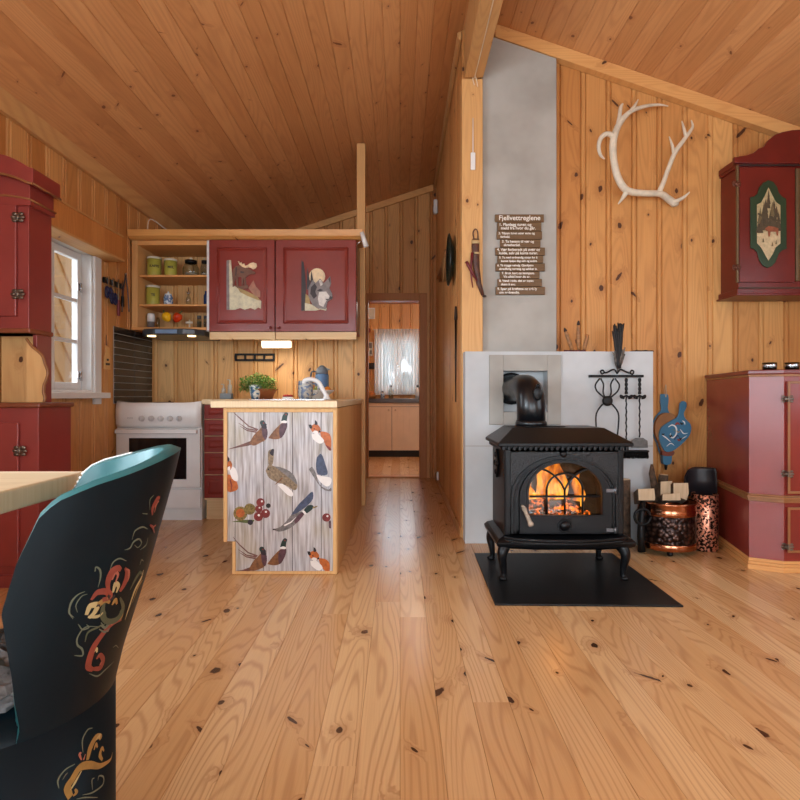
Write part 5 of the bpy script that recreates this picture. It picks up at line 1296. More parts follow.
# mountain code sign
def T5(x, y, d): return P(480+x/6.66, 190+y/6.66, d)
sg = thing('mountain_code_sign', 'brown plank sign with white mountain rules on the chimney', 'sign', T5(265, 700, 3.64))
pw = pine('sign plank brown', 'Z', 'X', 3.0, (126,96,64), (104,78,50), (70,50,32), off=-1.5, kp=.1); tw = paint('sign white lettering', (240,236,226), .5, .02)
rows = [(100,425,163,213,['Fjellvettreglene'],0), (115,408,216,272,['1. Planlegg turen og','meld fra hvor du går.'],1), (112,412,275,328,['2. Tilpass turen etter evne og','forhold.'],1), (134,402,331,381,['3. Ta hensyn til vær og','skredvarsel.'],1), (102,432,384,436,['4. Vær forberedt på uvær og','kulde, selv på korte turer.'],1), (116,420,439,486,['5. Ta med nødvendig utstyr for å','kunne hjelpe deg selv og andre.'],1), (104,432,489,541,['6. Ta trygge veivalg. Gjenkjenn','skredfarlig terreng og usikker is.'],1), (133,396,544,590,['7. Bruk kart og kompass.','Vit alltid hvor du er.'],1), (116,412,593,642,['8. Vend i tide, det er ingen','skam å snu.'],1), (104,432,645,698,['9. Spar på kreftene og søk ly','om nødvendig.'],1)]
for x0, x1, y0, y1, lines, k in rows:
    a, b = T5(x0, y1, 3.63), T5(x1, y0, 3.63)
    t = MB(); t.box(a.x, b.x, 3.626, 3.642, a.z, b.z, .002); pk = t.build('plank', pw, sg)
    for i, s in enumerate(lines):
        if k == 0: c = Vector(((a.x+b.x)/2, 3.6252, (a.z+b.z)/2)); text_mesh(s, .043, tw, pk, Matrix.Translation(c) @ FRONT, bold=.0004)
        else:
            wdt = b.x-a.x; size = min(.026, (wdt-.016)/(max(len(q) for q in lines)*.47)); c = Vector((a.x+.010+(.012 if i else 0), 3.6252, (a.z+b.z)/2+(.5-i)*.0225)); text_mesh(s, size, tw, pk, Matrix.Translation(c) @ FRONT, align='LEFT', bold=.0004)
for x in (150, 380):
    a, b = T5(x-9, 690, 3.64), T5(x+9, 175, 3.64); t = MB(); t.box(a.x, b.x, 3.6422, 3.6446, a.z, b.z); t.build('backing_strip', pw, sg)
# ------------------------------------------------------------------ left foreground
hut_w = XL+.012
ht = thing('hutch', 'dark red painted hutch with pine niche standing before the window', 'hutch', (-1.86, 2.82, 0))
lx, ux, yb2 = -1.70, -1.80, 2.945
ly, uy = 2.68, 2.765
purple = paint('plum red paint', (98,36,38), .35, .08)
redh = paint('hutch red paint', (146,60,54), .34, .1, scale=3)
t = MB(); t.box(hut_w, lx, ly, yb2, .05, .845, .002); t.box(hut_w, lx+.01, ly-.012, yb2, 0, .06, .004); t.build('base_body', redh, ht)
t = MB(); t.box(hut_w, lx+.02, ly-.025, yb2, .845, .868, .007); t.build('counter', paint('brown counter edge', (132,70,42), .4, .15), ht)
t = MB(); t.box(hut_w+.02, lx-.085, ly-.016, ly-.001, .10, .775, .004); d = t.build('base_door', redh, ht)
def hinge(mb, c):
    for q in (-1, 1):
        for dz in (-.016, 0, .016): mb.ball(c+Vector((q*(.015+.006*(dz == 0)), 0, dz)), .011, 1.3, .4, .8, n=6)
    mb.cyl(c+Vector((0,0,-.022)), c+Vector((0,0,.022)), .006, 8); mb.box(c.x-.024, c.x+.024, c.y-.003, c.y+.003, c.z-.006, c.z+.006, .001)
t = MB(); c = P(19.5, 451, ly-.018); hinge(t, c); t.build('hinge', M['pewter'], d)
# niche with pine back and scalloped bracket
t = MB(); t.box(hut_w, ux-.02, yb2-.03, yb2, .868, 1.205); t.build('niche_back', M['wood_z'], ht)
t = MB(); t.box(ux-.02, ux, uy+.06, yb2, .868, 1.205, .002); t.build('niche_side', redh, ht)
def T1(x, y, d): return P(x/3.636, 300+y/3.636, d)
sc = [(96,140),(104,152),(118,170),(140,188),(156,206),(164,232),(174,262),(168,290),(160,310),(158,335),(164,355),(160,372),(96,372)]
t = MB(); yq = uy+.035; pts = [T1(x, y, yq) for x, y in sc]; t.prism(pts, (0, .014, 0)); br = t.build('bracket', M['pale_f'] if 'pale_f' in M else M['wood_z'], ht)
t = MB(); q = spline([T1(x, y, yq-.004) for x, y in sc[:-1]], 4); t.tube(q, .007, 8); t.build('bracket_edge', M['brownline'], br)
# upper cupboard
t = MB(); t.box(hut_w, ux, uy, yb2, 1.205, 1.83, .002); t.build('upper_body', redh, ht)
t = MB(); t.box(hut_w, ux+.012, uy-.012, yb2, 1.205, 1.228, .006); t.build('lower_moulding', bpy.data.materials['brown counter edge'], ht)
c0 = P(18, 316.5, uy); c1 = P(0, 194.5, uy)
t = MB(); t.box(hut_w+.03, c0.x, uy-.016, uy-.001, c0.z, c1.z, .004); d = t.build('upper_door', redh, ht)
for py in (217, 294): t = MB(); hinge(t, P(17.5, py, uy-.018)); t.build('hinge', M['pewter'], d)
# stepped curved crown
def crown(name, pts, dy, rgt, y_off, mat):
    t = MB(); t.prism([Vector((q[0], uy-y_off, q[1])) for q in pts], (0, yb2-uy+y_off, 0), .003); return t.build(name, mat, ht)
n = 12; cxh = -1.93
def cz(x, z0, rise): k = (x-cxh)/(ux+.03-cxh); return z0+rise*(1-min(1, abs(k))**1.6)
xs = [hut_w+(ux+.02-hut_w)*i/n for i in range(n+1)]
cr1 = [(x, cz(x, 1.845, .022)) for x in xs]; crown('crown_step', [(hut_w, 1.82), (ux+.02, 1.82)]+cr1[::-1], 0, 0, .02, redh)
xs = [hut_w+(ux+.012-hut_w)*i/n for i in range(n+1)]
cr2 = [(x, cz(x, 1.92, .05)) for x in xs]; crown('crown_frieze', [(hut_w, 1.84), (ux+.012, 1.84)]+cr2[::-1], 0, 0, .012, redh)
xs = [hut_w+(ux+.045-hut_w)*i/n for i in range(n+1)]
cr3 = [(x, cz(x, 1.99, .07)) for x in xs]; lo = [(x, cz(x, 1.915, .05)) for x in xs]; crown('crown_top', lo+cr3[::-1], 0, 0, .04, redh)
t = MB(); t.tube([Vector((x, uy-.043, z)) for x, z in lo], .006, 8); t.tube([(lo[-1][0]+.002, uy-.04, lo[-1][1]), (lo[-1][0]+.002, yb2, lo[-1][1])], .005, 8); t.build('crown_line', M['brownline'], ht)
t = MB(); t.tube([Vector((x, uy-.022, z)) for x, z in cr1], .005, 8); t.tube([(ux+.022, uy-.02, 1.845), (ux+.022, yb2, 1.845)], .005, 8); t.build('crown_line', M['brownline'], ht)

# pelmet above the window
pm = thing('window_pelmet', 'boxed pine pelmet over the kitchen window', 'pelmet', (-1.99, 3.4, 1.84))
t = MB(); t.prism([(XL+.005, 2.96, 1.845), (-1.925, 2.96, 1.845), (-1.925, 2.96, 2.0), (XL+.005, 2.96, 2.0)], (0, .99, 0))
o = t.build('face_board', pine('pelmet boards', 'Y', 'Z', .16, (214,150,86), (196,130,68), (160,92,44), kp=.1), pm)
t = MB(); t.box(XL+.005, -1.91, 2.955, 3.957, 1.830, 1.845, .003); t.box(XL+.005, -1.915, 2.955, 3.955, 2.0, 2.01, .002); t.build('lip', M['wood_y'], pm)

# tool rail on the left wall
def LW(px, py): y = -XL*F/(CX-px); return Vector((XL, y, H-(py-CY)/F*y))
rl = thing('magnet_rail', 'black magnetic tool rail on the wall between window and open shelves', 'rail', LW(110, 284))
t = MB(); a, b = LW(101.5, 280), LW(121, 286.5); t.box(XL+.006, XL+.022, a.y, b.y, (a.z+b.z)/2-.018, (a.z+b.z)/2+.018, .002); t.build('bar', M['blackm'], rl)
zr_ = (a.z+b.z)/2
nav = paint('navy plastic', (40,44,86), .4); mar = paint('maroon plastic', (120,36,48), .4); grys = M['steel']
def scissors(px, drop, col, lab):
    q = LW(px, 300); c = Vector((XL+.0225, q.y, zr_)); r = thing('kitchen_scissors', lab, 'scissors', c-Vector((0, 0, drop)))
    t = MB(); t.prism([c+Vector((0,-.012,.03)), c+Vector((0,.012,.03)), c+Vector((0,.006,-.07)), c+Vector((0,-.006,-.07))], (.004, 0, 0)); t.build('blade', grys, r)
    t = MB()
    for s in (-1, 1): t.tube([c+Vector((.004, s*.022+.018*math.cos(k*PI/6), -drop*.72+.036*math.sin(k*PI/6))) for k in range(13)], .008, 8)
    t.build('handle', col, r)
scissors(105, .115, nav, 'navy handled scissors nearest the window on the tool rail'); scissors(110, .155, nav, 'navy handled scissors in the middle of the tool rail')
def knife(px, L, col, lab, name='kitchen_knife'):
    q = LW(px, 300); c = Vector((XL+.0225, q.y, zr_)); r = thing(name, lab, 'knife', c-Vector((0, 0, L)))
    t = MB(); t.prism([c+Vector((0,-.010,.02)), c+Vector((0,.012,.05)), c+Vector((0,.012,-L*.5)), c+Vector((0,-.012,-L*.5))], (.003, 0, 0)); t.build('blade', grys, r)
    t = MB(); t.box(c.x-.004, c.x+.012, c.y-.013, c.y+.013, c.z-L, c.z-L*.5+.004, .005); t.build('handle', col, r)
knife(115, .225, mar, 'knife with maroon handle on the tool rail')
knife(119, .15, M['blackm'], 'dark handled knife near the kitchen end of the tool rail')
r = thing('kitchen_tongs', 'long steel tongs hanging at the kitchen end of the tool rail', 'tongs', LW(123, 312))
t = MB(); a = LW(121.5, 274); 
for s in (-1, 1): t.tube(spline([Vector((XL+.03, a.y, a.z)), LW(121.5+s*2.2, 292)+Vector((.03, 0, 0)), LW(121.5+s*3.6, 312)+Vector((.03, 0, 0))], 5), .005, 8)
t.build('arm', paint('dark steel', (84,74,76), .35, metal=.6), r)
t = MB(); t.ball(Vector((XL+.03, a.y, a.z)), .01, n=6); t.build('pivot', grys, r)
r = thing('carved_wall_figure', 'small pale carved wooden figure board hanging left of the tiles', 'ornament', LW(105, 369))
t = MB(); a, b = LW(102.5, 369), LW(108, 346); pts = [(a.y, a.z), (b.y, a.z), (b.y, a.z+.09), (b.y-.012, a.z+.11), (b.y-.008, a.z+.15), (a.y+.015, a.z+.165), (a.y+.012, a.z+.11), (a.y, a.z+.09)]
t.prism([(XL+.006, y, z) for y, z in pts], (.012, 0, 0), .002); t.build('board', M['pale_f'], r)
t = MB()
for k in range(3): t.cyl((XL+.016, a.y+.015+.014*k, a.z+.035+.03*(k % 2)), (XL+.026, a.y+.015+.014*k, a.z+.035+.03*(k % 2)), .008, 10)
t.build('knob', tipm, r)
t = MB(); t.tube([(XL+.010, (a.y+b.y)/2, a.z+.155), (XL+.008, (a.y+b.y)/2, a.z+.24)], .0018, 5); t.build('cord', tipm, r)

# table
tb = thing('dining_table', 'pale wooden dining table corner at the left edge', 'table', (-1.15, .66, 0))
tt = pine('table top pine', 'Y', 'X', .13, (222,206,176), (208,188,152), (168,138,98), kp=.1, rough=.45)
te = pine('table edge pine', 'Z', 'Y', 3.0, (188,146,92), (168,126,76), (118,80,44), off=-1.5, kp=.05)
t = MB(); t.box(-1.70, -.668, .10, 1.214, .701, .740, .004); t.build('top', tt, tb)
t = MB(); t.box(-1.64, -.81, .16, .185, .64, .7005, .002); t.box(-1.64, -.81, 1.13, 1.155, .64, .7005, .002); t.box(-1.64, -1.615, .185, 1.13, .64, .7005); t.box(-.835, -.81, .185, 1.13, .655, .7005); t.build('apron', te, tb)
for x in (-1.60, -1.05):
    for y in (.2, 1.11):
        t = MB(); t.lathe([(.035, 0), (.03, .05), (.04, .3), (.045, .5), (.03, .56), (.045, .60), (.045, .70)], (x, y, 0), 16); t.build('leg', te, tb)

# carved log chair
AX, AY, R0 = -.674, .95, .18
PH0 = math.radians(25); LD = Vector((math.cos(PH0), math.sin(PH0), 0))
def sh(z):
    pts = [(0, 0), (.40, 0), (.46, .014), (.593, .055), (.687, .080), (.747, .096), (.80, .108), (.84, .116)]
    for (a, u), (b, v) in zip(pts, pts[1:]):
        if z <= b: return u+(v-u)*(z-a)/(b-a)
    return pts[-1][1]
def ztop(s):
    near = s < 0; s = abs(s); pts = [(0, .803), (.15, .801), (.30, .796), (.45, .787), (.60, .776), (.74, .766), (.82, .755), (.87, .740), (.90, .706), (.95, .675), (.98, .640), (1.0, .598)]
    if near: pts = [p for p in pts if p[0] < .8]+[(.82, .757), (.895, .747), (.95, .732), (.985, .710), (1.0, .66)]
    for (a, u), (b, v) in zip(pts, pts[1:]):
        if s <= b: return u+(v-u)*(s-a)/(b-a)
    return pts[-1][1]
def phm(z):
    pts = [(0, 72), (.42, 72), (.50, 82), (.593, 95), (.9, 95)]
    for (a, u), (b, v) in zip(pts, pts[1:]):
        if z <= b: return u+(v-u)*(z-a)/(b-a)
    return 95
def chp(phi, z, r): return Vector((AX+r*math.cos(phi+PH0), AY+r*math.sin(phi+PH0), z))+LD*sh(z)
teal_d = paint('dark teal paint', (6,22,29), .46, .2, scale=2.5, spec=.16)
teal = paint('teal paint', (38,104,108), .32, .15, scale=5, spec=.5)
chair = thing('log_chair', 'dark teal painted log chair with rosemaling flowers in the foreground', 'chair', (AX, AY, 0))
def shell_grid(r, NS=56, NT=30, z0=.40):
    out = []
    for i in range(NS+1):
        s = -1+2*i/NS; col = []
        for j in range(NT+1):
            zt2 = ztop(s); z = z0+(zt2-z0)*j/NT; col.append(chp(math.radians(s*phm(z)), z, r))
        out.append(col)
    return out
NS, NT = 56, 30
ro, ri = R0, R0-.030
def grid_faces(mb, G):
    V = [[mb.bm.verts.new(p) for p in c] for c in G]
    for i in range(len(V)-1):
        for j in range(len(V[0])-1):
            f = mb.face((V[i][j], V[i+1][j], V[i+1][j+1], V[i][j+1]))
            if f: f.smooth = True
    return V
Go, Gi = shell_grid(ro), shell_grid(ri)
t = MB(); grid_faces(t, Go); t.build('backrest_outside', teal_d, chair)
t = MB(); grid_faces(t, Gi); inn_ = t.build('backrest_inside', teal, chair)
t = MB()
edge = [(0, j) for j in range(NT+1)]+[(i, NT) for i in range(1, NS+1)]+[(NS, j) for j in range(NT-1, -1, -1)]
vo_ = [t.bm.verts.new(Go[i][j]) for i, j in edge]; vm_ = [t.bm.verts.new((Go[i][j]+Gi[i][j])/2+Vector((0, 0, .006))) for i, j in edge]; vi_ = [t.bm.verts.new(Gi[i][j]) for i, j in edge]
for k in range(len(edge)-1):
    for A_, B2 in ((vo_, vm_), (vm_, vi_)):
        f = t.face((A_[k], A_[k+1], B2[k+1], B2[k])); f.smooth = True
t.build('rim', teal, chair)
t = MB(); t.lathe([(R0*.97, 0), (R0*.998, .02), (R0*.998, .40)], (AX, AY, 0), 64, cap=True); t.lathe([(R0*.998, .40), (R0*.96, .42), (0, .422)], (AX, AY, 0), 64, cap=False); t.build('base', teal_d, chair)
t = MB()
for k in range(60):
    s = .55+.42*k/59; z = ztop(s)+.004; p = chp(math.radians(s*phm(z)), z, (ri+ro)/2); t.ball(p, .0035, n=6)
t.build('bead_edge', cols['w'], chair)
# sheepskin on the seat
b = bmesh.new(); bmesh.ops.create_uvsphere(b, u_segments=40, v_segments=20, radius=1)
for v in b.verts:
    k = 1+random.uniform(-.05, .05); v.co = Vector((v.co.x*.145*k, v.co.y*.145*k, max(v.co.z, -.6)*.035*(1+random.uniform(-.35, .35))))
t = MB(); t.merge(b, Matrix.Translation((AX-.012, AY, .4445))); fur = paint('grey sheepskin', (128,124,122), .95, .35, scale=40)
random.seed(11)
for k in range(700):
    a = random.uniform(0, 2*PI); q = random.random()**.5*.142; p = Vector((AX-.012+q*math.cos(a), AY+q*math.sin(a), .452+.018*(1-(q/.145)**2)))
    d = Vector((random.uniform(-1, 1), random.uniform(-1, 1), random.uniform(-.2, .8))).normalized()*random.uniform(.012, .024)
    if (p+d-Vector((AX, AY, p.z+d.z))).length < .148: t.tube([p, p+d*.6, p+d], [.0035, .0028, .0006], 4)
tag(t.build('sheepskin', fur), 'grey sheepskin pad on the seat of the log chair', 'sheepskin')
# rosemaling
def hit(px, py, r=R0):
    z = .6; d = Vector(((px-CX)/F, 1.0))
    for _ in range(12):
        c = Vector((AX+sh(z)*LD.x, AY+sh(z)*LD.y)); a = d.dot(d); bq = -2*d.dot(c); cq = c.dot(c)-r*r; D = bq*bq-4*a*cq
        tt_ = (-bq-math.sqrt(D))/(2*a) if D > 0 else -bq/(2*a)
        z = H-(py-CY)/F*tt_
    p = Vector((d.x*tt_, tt_, z)); n = Vector((p.x-AX-sh(z)*LD.x, p.y-AY-sh(z)*LD.y, 0)); n.normalize()
    return p, n
RC = dict(cols)
rose = paint('rose paint', (132,56,42), .45, .1, scale=60); RC['s'] = paint('pink paint', (160,92,74), .45, .1, scale=60); RC['r'] = rose; RC['o'] = paint('old gold paint', (150,112,56), .45, .12, scale=60); RC['y'] = paint('pale straw paint', (176,156,108), .45, .08); RC['g'] = paint('moss paint', (72,78,56), .45, .1); RC['l'] = paint('grey green line', (92,98,80), .45, .05)  # flower colours darkened, so the shade on the chair is in the paint
def strokes(name, org, scl, S_):
    t = MB()
    for lay, (col, pts, ws) in enumerate(S_):
        raw = spline([Vector((x, y, 0)) for x, y in pts], 5); P_ = []; Nn = []
        for q in raw:
            p, n = hit(org[0]+q.x/scl, org[1]+q.y/scl, R0+.0004+lay*.00004); P_.append(p); Nn.append(n)
        t.m(RC[col]); t.ribbon(P_, lerpw([w*.00034 for w in ws], len(P_)), Nn, .0)
    return t.build(name, None, chair)
# strokes measured on the enlarged back of the chair
U_ = [('l',[(292,716),(278,690),(284,650),(310,620),(340,606)],[2,7,7,2]), ('l',[(310,690),(304,660),(326,626),(350,616)],[2,6,2]), ('l',[(392,590),(402,550),(400,520),(384,508),(380,526)],[2,8,9,6,5]),
 ('g',[(420,640),(410,690),(430,720),(470,710),(492,670),(480,630)],[10,34,40,34,10]), ('o',[(390,655),(420,640),(440,650)],[10,26,14]), ('r',[(365,640),(390,610),(425,605),(440,625),(410,640)],[12,30,34,20]),
 ('y',[(345,700),(362,664),(390,660),(378,690),(356,712)],[16,30,24,14]), ('y',[(352,708),(390,706),(412,690)],[10,14,6]), ('o',[(396,664),(420,640),(432,632)],[14,22,8]),
 ('r',[(436,608),(432,570),(448,528),(470,512),(484,520)],[14,32,34,18]), ('s',[(448,560),(462,530),(472,540),(462,570)],[8,16,14,6]), ('r',[(480,606),(500,570),(508,530),(500,512)],[14,30,26,12]), ('s',[(492,590),(512,556),(516,524),(504,516)],[6,14,12,6]),
 ('y',[(452,610),(462,576),(474,584),(466,610)],[10,24,20,8]), ('k',[(432,620),(446,634),(460,620)],[10,22,10]), ('o',[(448,660),(462,640),(468,656)],[8,22,10]), ('k',[(386,668),(394,660),(402,668)],[6,12,6]),
 ('l',[(440,520),(452,490),(478,474),(506,484)],[2,7,7,3]), ('l',[(498,440),(520,432),(534,408),(556,396),(566,412),(552,430),(538,420)],[2,8,9,9,7,5,3]), ('l',[(528,400),(540,364),(570,348),(590,356)],[2,7,9,4]), ('l',[(560,440),(584,420),(592,390)],[2,7,3]),
 ('g',[(520,600),(540,560),(560,530),(572,540)],[6,16,18,8]), ('y',[(500,720),(516,670),(540,600),(566,550),(574,520)],[4,14,16,14,6]), ('o',[(530,650),(552,590),(570,560)],[4,12,5]), ('l',[(560,500),(566,480),(574,484)],[3,10,4]),
 ('r',[(610,300),(612,270),(630,236),(640,230)],[12,26,26,10]), ('s',[(618,290),(626,256),(636,244)],[6,14,6]), ('l',[(600,280),(600,240),(616,220)],[3,7,3]), ('r',[(600,340),(612,350),(618,372)],[8,18,10]), ('s',[(612,350),(624,340)],[10,6]), ('l',[(570,294),(590,296)],[3,5]),
 ('l',[(316,740),(330,758),(356,750),(346,738)],[3,7,6,3]), ('l',[(400,740),(420,752),(436,738)],[4,10,5]), ('l',[(396,756),(420,768),(440,752)],[4,10,5])]
strokes('rosemaling_flower', (0, 440), 4.0, U_)
L_ = [('l',[(296,70),(276,50),(286,10),(310,-20)],[2,7,7,2]), ('l',[(312,96),(330,118),(356,112)],[2,7,3]), ('g',[(340,168),(352,130),(390,110),(420,96)],[4,10,10,4]), ('l',[(298,222),(330,222),(328,196),(310,180),(310,150),(340,110),(390,106)],[3,8,9,8,7,6,2]),
 ('r',[(372,280),(354,262),(366,210),(382,176),(414,130),(446,96),(486,78)],[18,36,34,30,30,24,10]), ('s',[(370,210),(386,176),(376,196)],[6,16,6]), ('s',[(430,128),(444,98),(462,84)],[8,16,6]), ('r',[(372,276),(400,270),(412,240),(400,220),(386,236)],[14,28,28,20,8]), ('s',[(398,262),(408,240),(398,226)],[5,10,4]), ('y',[(376,206),(386,196),(388,210)],[8,16,8]),
 ('l',[(356,294),(390,304),(420,280),(456,246)],[2,8,7,2]), ('l',[(452,190),(464,182),(474,192)],[3,6,3]), ('l',[(404,90),(420,110),(436,84)],[4,12,4]), ('o',[(470,80),(486,70),(496,40)],[4,10,4]),
 ('l',[(332,610),(330,560),(350,520),(370,512)],[3,8,8,3]), ('o',[(350,640),(362,590),(384,550),(404,546),(398,560)],[18,34,30,20,10]), ('y',[(384,560),(400,540),(396,556)],[6,14,6]), ('o',[(376,600),(384,576),(390,590)],[8,16,8]), ('o',[(410,640),(400,620),(408,592),(416,604)],[12,24,18,8]),
 ('o',[(282,790),(270,750),(290,716),(320,670),(360,660),(400,664),(440,640),(450,610)],[26,36,34,36,34,24,14,4]), ('y',[(282,760),(300,730),(326,684)],[6,14,6]), ('o',[(292,784),(306,770),(300,756)],[8,18,8]), ('s',[(326,640),(318,616),(326,612)],[6,14,6]), ('s',[(334,640),(342,616)],[10,4]), ('l',[(236,754),(232,720),(260,680),(300,656)],[2,9,8,3]), ('l',[(250,720),(262,700),(272,690)],[2,6,2]),
 ('l',[(330,780),(370,770),(410,740),(414,708),(396,704),(392,722)],[2,8,9,8,6,3]), ('l',[(370,760),(368,720),(378,712)],[2,8,3]), ('l',[(306,796),(340,790),(390,790)],[3,7,3])]
k_ = next(i for i, q in enumerate(L_) if q[1][0] == (332, 610))
strokes('rosemaling_scroll', (0, 600), 4.0, L_[:k_]); strokes('rosemaling_scroll', (0, 600), 4.0, L_[k_:])

# ------------------------------------------------------------------ small things on walls and beam
t = MB(); t.tube([P(473, 118, 3.592), P(473, 153, 3.592)], .0025, 6); r = thing('pull_cord', 'white cord with switch handle hanging on the pine post beside the chimney', 'switch', P(473, 171, 3.59))
t.build('cord', M['white'], r)
a, b = P(470.6, 170, 3.59), P(475.4, 152.5, 3.59); t = MB(); t.box(a.x, b.x, 3.582, 3.598, a.z, b.z, .006); t.build('handle', M['white'], r)
t = MB(); q = P(476, 72, 3.3); xx = .47
t.tube(spline([(xx, 3.595, 2.86), (xx-.012, 3.585, 2.90), (xx, 3.56, 2.906), (xx+.004, 3.0, 2.907), (xx, 2.0, 2.907), (xx+.003, .8, 2.907)], 8), .0035, 6); t.tube(spline([(xx+.02, 3.594, 2.85), (xx+.012, 3.588, 2.89), (xx, 3.57, 2.905)], 5), .0035, 6)
tag(t.build('white_cable', paint('cream cable', (236,214,180), .5)), 'white cable running along the underside of the ridge beam', 'cable')
# knife sheaths
def T9(x, y, d=3.585): return P(420+x/4.444, 140+y/4.444, d)
lth = paint('brown leather', (92,52,36), .5, .25, scale=30); redl = paint('red leather', (118,32,38), .5, .2, scale=30)
r = thing('leather_sheath', 'brown leather knife sheath hanging on the pine post', 'sheath', T9(285, 700)); 
t = MB(); q = [T9(248,440), T9(246,470), T9(248,530), T9(252,580), T9(262,640), T9(280,690)]; t.tube(q, [.021, .024, .023, .020, .016, .010], 12, flat=.6); t.build('sheath', lth, r)
t = MB(); t.tube([T9(247,446), T9(247,462)], .025, 12, flat=.62); t.tube([T9(250,500), T9(250,508)], .025, 12, flat=.62); t.build('band', paint('horn band', (200,170,120), .5), r)
t = MB(); t.tube(spline([T9(240,442), T9(236,412), T9(246,396), T9(256,408), T9(258,440)], 5), .004, 8); t.build('loop', lth, r)
t = MB(); t.ball(T9(286,694), .010, 1.4, .8, .8, n=6); t.build('tip', tipm, r)
r = thing('red_sheath', 'dark red leather sheath hanging aslant against the brown one', 'sheath', T9(236, 660, 3.57))
t = MB(); q = [T9(206,540,3.568), T9(214,556,3.568), T9(232,590,3.568), T9(254,628,3.568)]; t.tube(q, [.014, .016, .015, .007], 10, flat=.6); t.build('sheath', redl, r)
t = MB(); q = [T9(232,500,3.567), T9(228,540,3.567), T9(226,590,3.567), T9(234,656,3.567)]; t.tube(q, [.008, .007, .006, .003], 8, flat=.5); t.build('strap', redl, r)
# plate, whisk, skewer on the corridor wall
def CW(px, py): y = XC*F/(px-CX); return Vector((XC, y, H-(py-CY)/F*y))
c = CW(454.5, 260); r = thing('wall_plate', 'dark green decorative plate hanging on the corridor wall', 'plate', c-Vector((0, 0, .18)))
RY = Matrix.Rotation(-PI/2, 3, 'Y'); pm_ = bw('dark green glaze', (20,40,40), (44,70,64), 14)
t = MB(); t.lathe([(.06, .004), (.12, .012), (.182, .040), (.182, .045), (.12, .02), (0, .012)], c, 36, RY); t.build('dish', pm_, r)
t = MB(); t.lathe([(.182, .038), (.188, .042), (.182, .047)], c, 36, RY, cap=False); t.build('rim', paint('plate rim', (14,22,22), .3), r)
r = thing('birch_whisk', 'small pale birch broom hanging behind the plate on the corridor wall', 'broom', CW(441, 282)); 
t = MB(); a = CW(447.5, 251)+Vector((-.012, 0, 0))
for k in range(16): t.tube([a, CW(439.5+.55*k, 280)+Vector((-.012-.012*(k % 3), 0, random.uniform(-.02, .02)))], [.004, .006], 5)
t.build('twigs', paint('birch twigs', (198,146,92), .7, .2), r)
t = MB(); t.cyl(a+Vector((0,0,.012)), a-Vector((0,0,.05)), .014, 10); t.build('binding', wd, r)
a, b = CW(457.5, 308), CW(457.5, 402); r = thing('roasting_stick', 'long thin black tipped stick hanging on the corridor wall below the plate', 'stick', Vector((XC-.012, a.y, b.z)))
t = MB(); t.tube([Vector((XC-.012, a.y, a.z-.06)), Vector((XC-.012, a.y, b.z))], [.008, .004], 8); t.build('rod', M['blackm'], r)
t = MB(); t.tube([Vector((XC-.012, a.y, a.z+.01)), Vector((XC-.012, a.y, a.z-.08))], [.007, .012], 8); t.build('grip', tipm, r)
q = Vector((XC-.002, 5.95, H+(396-207)/F*5.95)); r = thing('wall_sensor', 'white alarm sensor high on the corridor wall', 'sensor', q-Vector((0, 0, .07)))
t = MB(); t.box(XC-.045, XC-.003, q.y-.035, q.y+.035, q.z-.075, q.z+.075, .014); t.build('housing', M['white'], r)
t = MB(); t.box(XC-.049, XC-.044, q.y-.022, q.y+.022, q.z-.05, q.z+.0, .003); t.build('lens', paint('sensor lens', (206,206,206), .3), r)
q = CW(440, 482); r = thing('wall_socket', 'white socket low on the corridor wall', 'socket', Vector((XC-.01, q.y, .075)))
t = MB(); t.box(XC-.035, XC-.015, q.y-.04, q.y+.04, .075, .155, .006); t.build('plate', M['white'], r)
t = MB(); t.cyl((XC-.0355, q.y, .115), (XC-.037, q.y, .115), .02, 14); t.build('outlet', paint('socket grey', (190,190,188), .4), r)

# ------------------------------------------------------------------ the room behind the doorway
sk_ = thing('base_cabinet', 'pale beige double door base cabinet in the far room', 'cabinet', (0, 8.65, 0))
CYf = 8.40; cab = paint('beige cabinet', (226,206,178), .5, .04)
t = MB(); t.box(-.75, .72, CYf, 8.93, .10, .80); t.box(-.75, .72, CYf+.04, 8.93, 0, .10); t.build('carcass', paint('dark plinth', (40,32,28), .6), sk_)
xs = [-.62, -.12, .40, .70]
for x0, x1 in zip(xs, xs[1:]):
    t = MB(); w = (x1-x0-.006)/6
    for k in range(6): t.box(x0+.003+w*k+.0008, x0+.003+w*(k+1)-.0008, CYf-.018, CYf-.001, .10, .74, .002)
    t.box(x0+.003, x1-.003, CYf-.012, CYf-.001, .10, .74); d = t.build('door', cab, sk_)
    t = MB(); kx = x1-.05 if x0 < -.5 else x0+.05; t.ball((kx, CYf-.03, .69), .014, n=6); t.cyl((kx, CYf-.03, .69), (kx, CYf-.016, .69), .006, 8); t.build('knob', paint('cabinet knob', (206,186,156), .4), d)
t = MB(); t.box(-.75, .72, CYf-.01, CYf+.02, .745, .80, .002); t.build('rail', cab, sk_)
t = MB(); t.box(-.77, .74, CYf-.035, 8.94, .802, .862, .004); tag(t.build('counter', paint('dark grey counter', (84,78,76), .35, .1)), 'dark grey counter top under the far room window', 'worktop')
